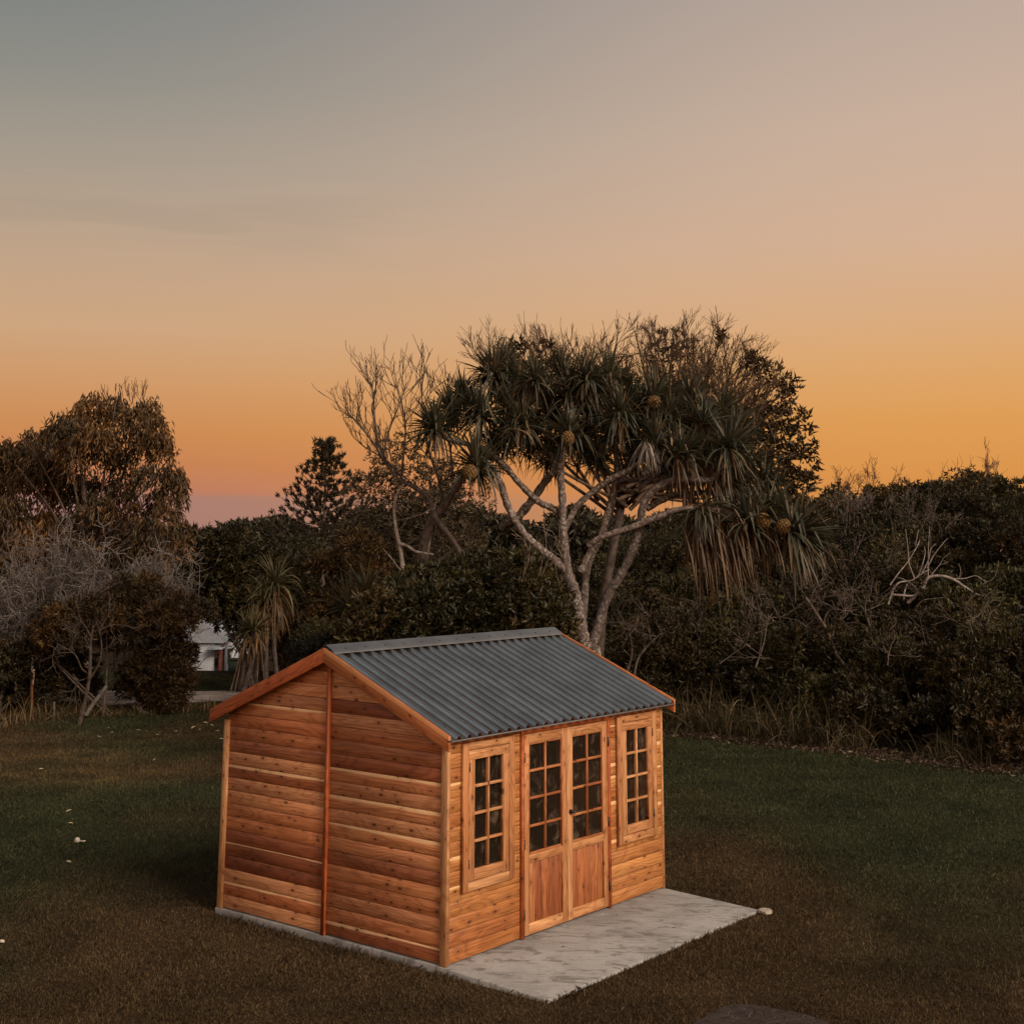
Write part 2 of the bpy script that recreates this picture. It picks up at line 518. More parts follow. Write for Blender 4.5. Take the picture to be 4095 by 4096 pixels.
def mk_glass():
    m, nt, b = mat('window_glass')
    N = NT(nt)
    nt.nodes.remove(b)
    tr = N.n('ShaderNodeBsdfTransparent', {'Color': (.62, .58, .54, 1)})
    gl = N.n('ShaderNodeBsdfGlossy', {'Color': (.8, .8, .8, 1), 'Roughness': .03})
    pos = N.n('ShaderNodeTexCoord').outputs['Object']
    bp = N.n('ShaderNodeBump', {'Height': N.noise(pos, 3.0, 2, .5), 'Strength': .5, 'Distance': .06})
    fr = N.n('ShaderNodeFresnel', {'IOR': 1.4, 'Normal': bp.outputs[0]})
    nt.links.new(bp.outputs[0], gl.inputs['Normal'])
    sm = N.ss(N.noise(pos, 5.0, 5, .65, .8), .5, .78, .03, .22)
    df = N.n('ShaderNodeBsdfDiffuse', {'Color': (.42, .30, .21, 1)})
    s = N.n('ShaderNodeMixShader', {0: fr.outputs[0], 1: tr.outputs[0], 2: gl.outputs[0]})
    s2 = N.n('ShaderNodeMixShader', {0: sm, 1: s.outputs[0], 2: df.outputs[0]})
    nt.links.new(s2.outputs[0], nt.nodes['Material Output'].inputs['Surface'])
    return m
M_glass = mk_glass()

def mk_concrete():
    m, nt, b = mat('concrete', .8, .25)
    N = NT(nt)
    pos = N.n('ShaderNodeTexCoord').outputs['Object']
    a = N.noise(pos, 1.1, 5, .6, .8)
    f = N.noise(pos, 60.0, 3, .7)
    sw = N.noise(N.n('ShaderNodeMapping', {0: pos, 'Scale': (1.0, 2.6, 1.0)}).outputs[0], 2.6, 5, .62, 1.6)
    c = N.mix(N.ss(a, .3, .7), (.235, .224, .216), (.37, .355, .345))
    c = N.mix(N.ss(sw, .52, .64, 0, .75), c, (.115, .105, .095))
    c = N.mix(N.ss(sw, .44, .30, 0, .6), c, (.42, .40, .385))
    c = N.mix(N.ss(f, .35, .75, 0, .45), c, (.15, .14, .13))
    vo = N.n('ShaderNodeTexVoronoi', {'Vector': pos, 'Scale': 3.2, 'Randomness': 1.0}, voronoi_dimensions='3D')
    g = N.math('MULTIPLY', N.math('LESS_THAN', vo.outputs['Distance'], .05), N.math('GREATER_THAN', N.n('ShaderNodeSeparateXYZ', {0: vo.outputs['Color']}).outputs[0], .55))
    c = N.mix(N.math('MULTIPLY', g, .9), c, (.02, .018, .016))
    N.set(b, 'Base Color', c)
    bp = N.n('ShaderNodeBump', {'Height': N.math('ADD', f, sw), 'Strength': .25, 'Distance': .006})
    nt.links.new(bp.outputs[0], b.inputs['Normal'])
    return m
M_conc = mk_concrete()

def mk_ground():
    m, nt, b = mat('soil', .95, .1)
    N = NT(nt)
    pos = N.n('ShaderNodeNewGeometry').outputs['Position']
    n = N.noise(pos, 14.0, 5, .7)
    n2 = N.noise(pos, 90.0, 3, .7)
    c = N.mix(N.ss(n, .3, .7), (.55, .5, .45), (1.2, 1.15, 1.1))
    c = N.mix(N.ss(n2, .35, .7, 0, .5), c, (.5, .45, .4))
    N.set(b, 'Base Color', N.mix(1.0, N.attr('tint'), c, 'MULTIPLY'))
    bp = N.n('ShaderNodeBump', {'Height': N.math('ADD', n, n2), 'Strength': .8, 'Distance': .03})
    nt.links.new(bp.outputs[0], b.inputs['Normal'])
    return m
M_ground = mk_ground()
def mk_gravel():
    m, nt, b = mat('gravel', .95, .1)
    N = NT(nt)
    pos = N.n('ShaderNodeNewGeometry').outputs['Position']
    st = N.n('ShaderNodeMapping', {0: pos, 'Scale': (.5, 1.6, 1)}).outputs[0]
    a = N.noise(st, 1.6, 4, .65, .5)
    f = N.noise(pos, 30.0, 4, .75)
    c = N.mix(N.ss(a, .35, .65), (.18, .135, .115), (.46, .37, .33))
    c = N.mix(N.ss(f, .4, .7, 0, .5), c, (.12, .09, .08))
    N.set(b, 'Base Color', c)
    bp = N.n('ShaderNodeBump', {'Height': f, 'Strength': .8, 'Distance': .04})
    nt.links.new(bp.outputs[0], b.inputs['Normal'])
    return m
M_gravel = mk_gravel()

# ------------------------------------------------------------------ ground
def lawn_tint(x, y):
    a = vnoise(x * .16, y * .11, 1)
    b = vnoise(x * .5, y * .5, 2)
    c = vnoise(x * 1.7, y * 1.7, 3)
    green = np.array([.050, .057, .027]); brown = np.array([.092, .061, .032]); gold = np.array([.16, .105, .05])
    f = smooth(.22, .62, a * .6 + b * .4)
    # greener strip near the scrub on the right, drier turf in the middle and on the left
    f = np.clip(f + .6 * smooth(-7, -11, edge_d(x, y)) * smooth(-.5, 1.5, x) + .7 * smooth(15, 11.5, y) - .6 * smooth(-7, -3, edge_d(x, y)) * smooth(1, 4, x), 0, 1)
    t = green * (1 - f)[..., None] + brown * f[..., None]
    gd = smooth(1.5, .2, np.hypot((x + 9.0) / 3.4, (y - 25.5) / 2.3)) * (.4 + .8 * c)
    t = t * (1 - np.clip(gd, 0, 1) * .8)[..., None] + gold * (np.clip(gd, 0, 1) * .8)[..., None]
    return t * (.75 + .5 * c)[..., None]
def axis(lo, hi, flo, fhi, step):
    far = lambda a, b: np.sign(b - a) * np.geomspace(step, abs(b - a), 22) + a
    return np.concatenate([far(flo, lo)[::-1], np.arange(flo, fhi + 1e-6, step), far(fhi, hi)])
gx, gy = axis(-700, 700, -26, 30, .4), axis(-60, 1500, 4, 64, .4)
X, Y = np.meshgrid(gx, gy)
Z = gz(X, Y)
g = Geo()
nx, ny = len(gx), len(gy)
i, j = np.meshgrid(np.arange(ny - 1), np.arange(nx - 1), indexing='ij')
Q = np.stack([i * nx + j, i * nx + j + 1, (i + 1) * nx + j + 1, (i + 1) * nx + j], -1).reshape(-1, 4)
fx, fy = (X[:-1, :-1] + X[1:, 1:]) / 2, (Y[:-1, :-1] + Y[1:, 1:]) / 2
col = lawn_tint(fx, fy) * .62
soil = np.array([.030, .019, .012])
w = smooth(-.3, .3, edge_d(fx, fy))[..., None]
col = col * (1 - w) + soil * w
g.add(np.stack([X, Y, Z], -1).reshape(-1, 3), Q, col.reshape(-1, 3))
tag(g.build('ground', M_ground, smooth_shade=True), 'dark turf and soil of the yard', 'ground', kind='structure')

# gravel road on the left behind the lawn
g = Geo()
xs = np.linspace(-16, 1.5, 60)
rows = np.linspace(0, 1, 8)
V = []
for r in rows:
    yy = 35.6 + r * 2.5 + .25 * np.sin(xs * .8 + r * 3) + (vnoise(xs * 1.3, xs * 0 + r * 9) - .5) * .5 * (r in (0, 1))
    V.append(np.stack([xs, yy, gz(xs, yy) + .012 + .03 * math.sin(r * math.pi)], -1))
V = np.array(V)
n = len(xs)
i, j = np.meshgrid(np.arange(7), np.arange(n - 1), indexing='ij')
g.add(V.reshape(-1, 3), np.stack([i * n + j, i * n + j + 1, (i + 1) * n + j + 1, (i + 1) * n + j], -1).reshape(-1, 4))
tag(g.build('gravel_road', M_gravel), 'pale gravel road beyond the left lawn', 'road', kind='structure')

# ------------------------------------------------------------------ the cedar shed
YAW = 0.8911
SX, SY = -0.6234, 13.855
L, W, HW = 3.82, 3.3276, 2.055
O1, O2, EF, EB, HE, HR = .1437, .1615, .139, .1791, 2.1195, 2.8655
SLOPE = (HR - HE) / (W / 2 + EF)
shed = thing('cedar_shed', 'cedar garden shed with ribbed slate grey steel roof and glazed double doors', 'shed', (SX, SY, 0), rotz=YAW)
def toW(p):
    p = np.asarray(p, float)
    c, s = math.cos(YAW), math.sin(YAW)
    return np.stack([SX + p[..., 0] * c - p[..., 1] * s, SY + p[..., 0] * s + p[..., 1] * c, p[..., 2]], -1)
class WG(Geo):
    """geometry written in shed coordinates"""
    def add(self, V, F, *a, **k):
        Geo.add(self, toW(V), F, *a, **k)
rb = np.random.default_rng(21)
AX = {'x': np.array([1., 0, 0]), 'y': np.array([0, 1., 0]), 'z': np.array([0, 0, 1.])}
def plank(g, o, u, v, n, Lb, Wd, T, bev=.004, lt=None, seed=None):
    """board with chamfered face; lt=(start,end) of the upper edge when the ends are cut on the rake"""
    o, u, v, n = (np.asarray(a, float) for a in (o, u, v, n))
    r = rb.random() if seed is None else seed
    t0, t1 = (0, Lb) if lt is None else lt
    q = lambda a, b, c: o + u * a + v * b + n * c
    outer = [(0, 0), (Lb, 0), (t1, Wd), (t0, Wd)]
    inner = [(bev, bev), (Lb - bev, bev), (t1 - bev, Wd - bev), (t0 + bev, Wd - bev)]
    V = [q(a, b, 0) for a, b in outer] + [q(a, b, T - bev) for a, b in outer] + [q(a, b, T) for a, b in inner]
    F = [[8, 9, 10, 11], [3, 2, 1, 0]]
    P2 = outer * 2 + inner
    for k in range(4):
        m = (k + 1) % 4
        F.append([4 + k, 4 + m, 8 + m, 8 + k])
        F.append([k, m, 4 + m, 4 + k])
    if np.dot(np.cross(u, v), n) < 0:
        F = [f[::-1] for f in F]
    UV = [[P2[a] for a in f] for f in F]
    g.add(np.array(V), F, (1, 1, 1), UV, r)
def bar(g, x0, x1, y0, y1, z0, z1, bev=.003, **k):
    """axis-aligned timber in shed coordinates, grain along its longest side, chamfered towards the outside"""
    s = (x1 - x0, y1 - y0, z1 - z0)
    if s[2] >= s[0] and s[2] >= s[1]:
        if s[0] >= s[1]:
            plank(g, (x0, y1, z0), AX['z'], AX['x'], -AX['y'], s[2], s[0], s[1], bev, **k)
        else:
            plank(g, (x1, y0, z0), AX['z'], AX['y'], -AX['x'], s[2], s[1], s[0], bev, **k)
    elif s[0] >= s[1]:
        if s[2] >= s[1] * .5:
            plank(g, (x0, y1, z0), AX['x'], AX['z'], -AX['y'], s[0], s[2], s[1], bev, **k)
        else:
            plank(g, (x0, y0, z0), AX['x'], AX['y'], AX['z'], s[0], s[1], s[2], bev, **k)
    else:
        plank(g, (x1, y0, z0), AX['y'], AX['z'], -AX['x'], s[1], s[2], s[0], bev, **k)
BW = .1375
TH = .02
# gable walls (near and far end), each cladding panel cut to the rake
def rake(y):
    return HR - .045 - SLOPE * abs(y - W / 2)
def gable(name, xo, sgn):
    g = WG()
    for y0, y1 in ((.004, W / 2 - .02), (W / 2 + .02, W - .004)):
        k = 0
        z = .012
        while z < HR:
            zt = z + BW - .0042
            def lim(zz, lo, hi):
                half = (HR - .045 - zz) / SLOPE
                return max(lo, W / 2 - half), min(hi, W / 2 + half)
            a0, b0 = lim(z, y0, y1)
            a1, b1 = lim(min(zt, HR - .05), y0, y1)
            if b0 - a0 < .04:
                break
            zt2 = zt
            if b1 - a1 < .02:
                zt2 = z + BW * .45
                a1, b1 = lim(zt2, y0, y1)
                if b1 - a1 < .01:
                    break
            plank(g, (xo, a0, z), AX['y'], AX['z'], np.array([sgn, 0, 0.]), b0 - a0, zt2 - z, TH, .0025, lt=(a1 - a0, b1 - a0))
            z += BW
            k += 1
    return g.build(name, M_cedar, shed)
gable('gable_wall', 0.0, -1.0)
gable('gable_wall', L, 1.0)
# back wall
g = WG()
for k in range(15):
    plank(g, (0, W, .012 + k * BW), AX['x'], AX['z'], AX['y'], L, BW - .0015, TH, .006)
g.build('back_wall', M_cedar, shed)
# front wall with openings
W1, W2, DR = (.177, .987, .624, 2.018), (2.869, 3.675, .624, 2.018), (1.124, 2.732, 0, 2.052)
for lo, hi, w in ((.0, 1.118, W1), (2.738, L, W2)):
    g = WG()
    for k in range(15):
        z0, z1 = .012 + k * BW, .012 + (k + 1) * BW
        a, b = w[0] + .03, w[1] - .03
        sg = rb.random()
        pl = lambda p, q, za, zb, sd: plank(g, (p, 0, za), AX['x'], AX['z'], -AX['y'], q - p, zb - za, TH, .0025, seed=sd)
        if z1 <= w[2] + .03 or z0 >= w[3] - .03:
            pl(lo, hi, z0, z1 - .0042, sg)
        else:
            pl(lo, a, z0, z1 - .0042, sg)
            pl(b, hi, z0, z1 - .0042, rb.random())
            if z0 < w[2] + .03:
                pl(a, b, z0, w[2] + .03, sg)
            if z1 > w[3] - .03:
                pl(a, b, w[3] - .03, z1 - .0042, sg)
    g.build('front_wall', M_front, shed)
# inner lining and floor: the dim inside seen through the glass
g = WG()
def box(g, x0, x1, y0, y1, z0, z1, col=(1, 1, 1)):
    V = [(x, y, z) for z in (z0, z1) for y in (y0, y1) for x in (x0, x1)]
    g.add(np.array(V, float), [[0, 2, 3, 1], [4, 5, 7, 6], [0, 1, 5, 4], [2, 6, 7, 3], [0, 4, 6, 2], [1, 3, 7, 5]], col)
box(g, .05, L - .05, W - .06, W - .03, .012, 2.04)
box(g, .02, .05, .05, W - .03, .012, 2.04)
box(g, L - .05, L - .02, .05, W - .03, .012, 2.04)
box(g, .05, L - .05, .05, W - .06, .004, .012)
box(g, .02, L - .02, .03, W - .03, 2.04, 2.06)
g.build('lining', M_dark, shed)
# trims
g = WG(); bar(g, -.042, -.0005, -.042, .045, .0, 2.06, seed=.62); g.build('corner_post', M_trim, shed)
g = WG(); bar(g, -.042, -.0005, W - .045, W + .042, .0, 2.0, seed=.33); g.build('corner_post', M_trim, shed)
g = WG(); bar(g, L - .002, L + .032, -.03, .03, .0, 2.06, seed=.5); g.build('corner_post', M_trim, shed)
g = WG(); bar(g, L - .002, L + .032, W - .04, W + .03, .0, 2.0, seed=.2); g.build('corner_post', M_trim, shed)
for x0, x1 in ((-.05, -.0005), (L + .0005, L + .05)):
    g = WG(); bar(g, x0, x1, W / 2 - .024, W / 2 + .024, .0, HR - .06, seed=.15); g.build('centre_batten', M_red, shed)
# frieze under the eave
g = WG(); bar(g, .002, 1.118, -.032, -.0205, 2.022, 2.095, seed=.41); bar(g, 2.738, L, -.032, -.0205, 2.022, 2.095, seed=.72)
bar(g, 1.118, 2.738, -.032, -.012, 2.0555, 2.095, seed=.18)
g.build('frieze_board', M_panel, shed)
# barge boards: thick boards on the rake, plumb cut ends
def barge(x0, x1, side):
    g = WG()
    ye = -EF if side < 0 else W + EB
    ym = W / 2
    zt = lambda y: HR + .012 - SLOPE * abs(y - W / 2)
    D = .152
    V = []
    for x in (x0, x1):
        for y in (ym, ye):
            V += [(x, y, zt(y)), (x, y, zt(y) - D)]
    ln = math.hypot(ym - ye, zt(ym) - zt(ye))
    r = rb.random()
    F = [[0, 1, 3, 2], [4, 6, 7, 5], [0, 2, 6, 4], [1, 5, 7, 3], [2, 3, 7, 6], [0, 4, 5, 1]]
    U = [(0, D), (0, 0), (ln, D), (ln, 0), (0, D), (0, 0), (ln, D), (ln, 0)]
    UV = [[U[a] for a in f] for f in F]
    UV[2] = [(0, 0), (ln, 0), (ln, .04), (0, .04)]
    if side > 0:
        pass
    g.add(np.array(V, float), F, (1, 1, 1), UV, .12 + r * .2)
    o = g.build('barge_board', M_red if side > 0 and x0 < 0 else M_barge, shed)
    bm = o.modifiers.new('bevel', 'BEVEL'); bm.width = .004; bm.segments = 2; bm.limit_method = 'ANGLE'
    o.data.update()
M_barge = mk_wood('barge_cedar', [(.50, .185, .066), (.56, .22, .08), (.47, .165, .06)], (.62, .29, .12))
for a, b in ((-O1, -O1 + .032), (L + O2 - .032, L + O2)):
    barge(a, b, -1); barge(a, b, 1)
# roof sheets: trapezoid ribs
def roof(side):
    g = WG()
    x, prof = -O1 + .034, []
    end = L + O2 - .034
    per = (end - x) / 26.0
    hgt = .034
    while x < end - 1e-4:
        for dx, h in ((0, 0), (.49, 0), (.498, .001), (.525, hgt - .003), (.545, hgt), (.77, hgt), (.79, hgt - .003), (.985, .001)):
            prof.append((x + dx * per, h))
        x += per
    prof.append((end, 0))
    ye = -EF - .012 if side < 0 else W + EB + .012
    nrmv = np.array([0, SLOPE * (-1 if side < 0 else 1), 1]) / math.hypot(1, SLOPE)
    rowsY = np.linspace(W / 2, ye, 3)
    V = []
    for y in rowsY:
        z = HR - .008 - SLOPE * abs(y - W / 2)
        for px, h in prof:
            V.append(np.array([px, y, z]) + nrmv * (h - .02))
    n = len(prof)
    F = [[i * n + j, i * n + j + 1, (i + 1) * n + j + 1, (i + 1) * n + j] for i in range(2) for j in range(n - 1)]
    if side > 0:
        F = [f[::-1] for f in F]
    g.add(np.array(V), F)
    # folded lower lip closing the sheet edge
    zb = HR - .008 - SLOPE * abs(ye - W / 2)
    o = g.build('roof_sheet', M_roof, shed)
    g = WG()
    box(g, -O1 + .034, end, min(ye, ye - .012 * side), max(ye, ye - .012 * side), zb - .036, zb - .022)
    g.build('eave_flashing', M_flash, shed)
    return o, g
ROOF = [roof(-1)[0], roof(1)[0]]
for k in range(13):                                              # fixing screws through the ribs near the eave
    g = WG()
    pr = (L + O1 + O2 - .068) / 26.0
    x = -O1 + .034 + (2 * k + .66) * pr
    y = -EF + .17
    z = HR - .008 - SLOPE * abs(y - W / 2) + .016
    th = np.arange(6) * math.pi / 3
    V = np.concatenate([np.stack([x + .010 * np.cos(th), y + .010 * np.sin(th), np.full(6, z + h)], -1) for h in (-.014, .006)])
    g.add(V, [[i, (i + 1) % 6, 6 + (i + 1) % 6, 6 + i] for i in range(6)])
    g.add(V[6:], [list(range(6))])
    g.build('screw', M_screw, ROOF[0])
# ridge capping with screws
g = WG()
for s in (-1, 1):
    V = []
    for x in (-O1 + .036, L + O2 - .036):
        for d, dz in ((0, .044), (.125, .030), (.133, .010)):
            V.append((x, W / 2 + s * d, HR - SLOPE * d + dz))
    F = [[0, 1, 4, 3], [1, 2, 5, 4]]
    g.add(np.array(V, float), F if s > 0 else [f[::-1] for f in F])
cap = g.build('ridge_capping', M_roof, shed)
for k in range(13):
    for s in (-1, 1):
        g = WG()
        x = -O1 + .25 + k * (L + O1 + O2 - .5) / 12
        y = W / 2 + s * .09
        z = HR - SLOPE * .09 + .038
        th = np.arange(6) * math.pi / 3
        V = np.concatenate([np.stack([x + .009 * np.cos(th), y + .009 * np.sin(th), np.full(6, z + h)], -1) for h in (-.012, .006)])
        g.add(V, [[i, (i + 1) % 6, 6 + (i + 1) % 6, 6 + i] for i in range(6)])
        g.add(V[6:], [list(range(6))])
        g.build('screw', M_screw, cap)

# windows
def window(w, hinge_left):
    x0, x1, z0, z1 = w
    g = WG()
    jw = .083
    bar(g, x0, x0 + jw, -.062, -.018, z0, z1, .004)
    bar(g, x1 - jw, x1, -.062, -.018, z0, z1, .004)
    bar(g, x0 + jw, x1 - jw, -.058, -.018, z1 - .07, z1, .004)
    bar(g, x0 + jw, x1 - jw, -.058, -.018, z0, z0 + .085, .004)
    fr = g.build('window', M_trim, shed)
    # sash
    a, b, c, d = x0 + jw + .006, x1 - jw - .006, z0 + .085 + .006, z1 - .07 - .006
    g = WG()
    st = .09
    bar(g, a, a + st, -.056, -.005, c, d - .09, .004)
    bar(g, b - st, b, -.056, -.005, c, d - .09, .004)
    bar(g, a, b, -.054, -.005, d - .09, d, .004)
    bar(g, a + st, b - st, -.055, -.005, c, c + .1, .004)
    g.build('sash', M_trim, fr)
    gl, gr, gb, gt = a + st, b - st, c + .1, d - .09
    g = WG()
    cx = (gl + gr) / 2
    bar(g, cx - .012, cx + .012, -.046, -.004, gb, gt, .004)
    for k in range(1, 4):
        zz = gb + (gt - gb) * k / 4
        bar(g, gl, cx - .012, -.044, -.004, zz - .013, zz + .013, .004)
        bar(g, cx + .012, gr, -.044, -.004, zz - .013, zz + .013, .004)
    g.build('muntin_grid', M_trim, fr)
    g = WG()
    g.add(np.array([(gl, 0, gb), (gr, 0, gb), (gr, 0, gt), (gl, 0, gt)], float), [[0, 1, 2, 3]])
    g.build('pane', M_glass, fr)
    hx = a - .008 if hinge_left else b - .004
    for zz in (c + .12, d - .2):
        g = WG(); box(g, hx, hx + .013, -.064, -.054, zz, zz + .085); g.build('hinge', M_black, fr)
window(W1, True); window(W2, False)
# double doors
x0, x1, _, z1 = DR
g = WG()
bar(g, x0, x0 + .042, -.045, -.002, .0, z1 - .045, .003)
bar(g, x1 - .042, x1, -.045, -.002, .0, z1 - .045, .003)
bar(g, x0, x1, -.043, -.002, z1 - .045, z1, .003)
g.build('door_frame', M_red, shed)
def door(a, b, handle):
    za, zb = .022, z1 - .052
    g = WG()
    st = .088
    bar(g, a, a + st, -.036, .004, za, zb, .003)
    bar(g, b - st, b, -.036, .004, za, zb, .003)
    bar(g, a + st, b - st, -.035, .004, zb - .1, zb, .003)
    bar(g, a + st, b - st, -.035, .004, .715, .795, .003)
    bar(g, a + st, b - st, -.035, .004, za, za + .105, .003)
    dr = g.build('door', M_trim, shed)
    g = WG()
    pa, pb = a + st, b - st
    n = 5
    e = [pa + (pb - pa) * k / n for k in range(n + 1)]
    for k in range(n):
        bar(g, e[k] + .001, e[k + 1] - .001, -.022, .0, za + .105, .715, .006)
    g.build('door_panel', M_panel, dr)
    gb, gt = .795, zb - .1
    g = WG()
    bd = .014
    bar(g, pa, pa + bd, -.030, .0, gb, gt, .004); bar(g, pb - bd, pb, -.030, .0, gb, gt, .004)
    bar(g, pa + bd, pb - bd, -.028, .0, gb, gb + .02, .004); bar(g, pa + bd, pb - bd, -.028, .0, gt - bd, gt, .004)
    cx = (pa + pb) / 2
    bar(g, cx - .011, cx + .011, -.030, .0, gb + .02, gt - bd, .004)
    for k in range(1, 4):
        zz = gb + (gt - gb) * k / 4
        bar(g, pa + bd, cx - .011, -.028, .0, zz - .013, zz + .013, .004)
        bar(g, cx + .011, pb - bd, -.028, .0, zz - .013, zz + .013, .004)
    g.build('muntin_grid', M_panel, dr)
    g = WG()
    g.add(np.array([(pa, .003, gb), (pb, .003, gb), (pb, .003, gt), (pa, .003, gt)], float), [[0, 1, 2, 3]])
    g.build('pane', M_glass, dr)
    hx = (a - .012) if not handle else (b + .001)
    for zz in (.18, .86, 1.72):
        g = WG(); box(g, hx, hx + .012, -.05, -.036, zz, zz + .1); g.build('hinge', M_black, dr)
    if handle:
        g = WG()
        th = np.linspace(0, 2 * math.pi, 12, endpoint=False)
        c = np.array([a + .044, -.036, 1.12])
        V = np.concatenate([c + np.stack([.026 * np.cos(th), np.full(12, -h), .026 * np.sin(th)], -1) for h in (0, .012)])
        g.add(V, [[i, (i + 1) % 12, 12 + (i + 1) % 12, 12 + i] for i in range(12)])
        g.add(V[12:], [list(range(12))])
        tube(g, np.array([c, c + (0, -.045, 0), c + (.012, -.055, .002), c + (.06, -.055, .004), c + (.11, -.05, -.002)]), [.011, .011, .011, .010, .008], 8, cap=True)
        g.build('handle', M_black, dr)
door(x0 + .046, (x0 + x1) / 2 - .003, False)
door((x0 + x1) / 2 + .003, x1 - .046, True)

# concrete slab under and in front of the shed
g = WG()
SLF = 1.275
V = [(x, y, z) for z in (-.2, -.002) for y in (-SLF, 0, W + .06) for x in (-.05, L + .03)]
V = np.array([(x, y, z - (.040 if y < 0 and z > -.1 else 0)) for x, y, z in V])
g.add(V, [[6, 7, 9, 8], [8, 9, 11, 10], [0, 1, 7, 6], [4, 10, 11, 5], [0, 6, 8, 2], [2, 8, 10, 4], [1, 3, 9, 7], [3, 5, 11, 9], [0, 2, 3, 1], [2, 4, 5, 3]])
sb = g.build('concrete_slab', M_conc)
bm = sb.modifiers.new('bevel', 'BEVEL'); bm.width = .012; bm.segments = 2
tag(sb, 'grey trowelled concrete slab under and in front of the shed', 'slab', kind='structure')

# ------------------------------------------------------------------ lawn
def in_shed(x, y, m=0.0):
    dx, dy = x - SX, y - SY
    c, s = math.cos(YAW), math.sin(YAW)
    a, b = dx * c + dy * s, -dx * s + dy * c
    return (a > -.05 - m) & (a < L + .04 + m) & (b > -SLF - m) & (b < W + .06 + m)
def lawn(n, seed):
    rg = np.random.default_rng(seed)
    y = 10.0 + 33.0 * rg.random(n) ** 1.7
    x = (rg.random(n) * 2 - 1) * (y * .385 + 1.4)
    k = ~in_shed(x, y) & (edge_d(x, y) < .25 + .5 * (vnoise(x * 2, y * 2) - .5)) & ((y < 35.5) | ((y > 38.2) & (x < 1)))
    ppx = 966 + x / y * 2524 * .985
    k &= ~((ppx > 1310) & (ppx < 1570) & (y < 10.95 - np.abs(x - 1.75) * .22))
    x, y = x[k], y[k]
    n = len(x)
    h = rg.uniform(.012, .034, n) * (.7 + .8 * vnoise(x * 3, y * 3, 5)) * (1 + .018 * (y - 10))
    near = in_shed(x, y, .16)
    h = np.where(near, h * rg.uniform(1, 2.0, n), h)
    wd = .0036 * (1 + (y - 10) * .055) * rg.uniform(.7, 1.3, n)
    th = rg.random(n) * 2 * math.pi
    s = np.stack([np.cos(th), np.sin(th), 0 * th], -1) * wd[:, None]
    lean = rg.normal(0, .6, (n, 2)) + np.array([.15, -.1])
    b = np.stack([x, y, gz(x, y) - .004], -1)
    m = b + np.concatenate([lean * h[:, None] * .35, h[:, None] * .62], 1)
    t = b + np.concatenate([lean * h[:, None] * 1.0, h[:, None]], 1)
    V = np.stack([b - s, b + s, m + s * .75, t, m - s * .75], 1)
    i = np.arange(n)[:, None] * 5
    c = lawn_tint(x, y) * np.exp(rg.normal(0, .2, (n, 1)))
    straw = rg.random(n) < .025
    c[straw] = np.array([.15, .10, .05]) * rg.uniform(.5, 1.1, (straw.sum(), 1))
    g = Geo()
    g.add(V.reshape(-1, 3), i + [[0, 1, 2, 3, 4]], c)
    return g
tag(lawn(700000, 5).build('lawn_grass', M_grass), 'short dry mown lawn of green and brown turf', 'grass', kind='stuff')

# ------------------------------------------------------------------ vegetation palettes (real leaf colours, dark coastal scrub)
P_DARK = [(.034, .027, .011), (.046, .034, .013), (.026, .022, .010), (.068, .045, .016)]
P_OLIVE = [(.064, .054, .018), (.050, .046, .016), (.09, .066, .021), (.036, .035, .014)]
P_RUST = [(.115, .058, .018), (.080, .045, .016), (.060, .040, .015), (.15, .075, .024)]
P_BROAD = [(.042, .039, .015), (.052, .044, .015), (.028, .027, .012), (.085, .058, .02), (.036, .034, .014)]
P_WEEP = [(.12, .062, .022), (.07, .044, .018), (.05, .036, .016), (.18, .09, .03)]
P_GREY = [(.15, .125, .115), (.10, .082, .074), (.22, .19, .175)]
P_PAND = [(.075, .078, .055), (.055, .058, .038), (.095, .088, .060), (.062, .060, .034), (.11, .082, .045)]
P_DEAD = [(.17, .105, .058), (.12, .075, .042), (.22, .14, .078), (.09, .058, .036)]
C_BARK = (.13, .10, .088)
C_GREYBARK = (.34, .295, .27)
C_TWIG = (.105, .065, .042)

def clumps(cx, cy, z0, rx, ry, h, k, rg, low=.5):
    """centres and radii of leaf clumps that fill a rounded crown standing on z0"""
    d = nrm(rg.normal(0, 1, (k, 3)))
    d[:, 2] = np.abs(d[:, 2]) * (1 + low) - low
    f = rg.uniform(.45, .92, (k, 1))
    c = np.array([cx, cy, z0 + h * .38]) + d * f * np.array([rx, ry, h * .55])
    r = rg.uniform(.24, .42, k) * min(rx, h * .6)
    return c, r
def clump_leaves(g, c, r, ntuft, m, ln, wd, pal, rg, spread=.85, flat=.85):
    for ci, ri in zip(c, r):
        n = max(6, int(ntuft * (ri / np.mean(r)) ** 2))
        d = sphere_pts(n, rg, .25)
        f = rg.uniform(.45, 1.08, (n, 1)) ** .6
        T = ci + d * f * ri * np.array([1.15, 1.15, flat])
        cc = np.repeat(pick(pal, 1, rg, .22), n, 0) * .6 + pick(pal, n, rg, .3) * .4
        tufts(g, T, d + np.array([0, 0, .35]), m, ln, wd, pal, rg, spread, cc)
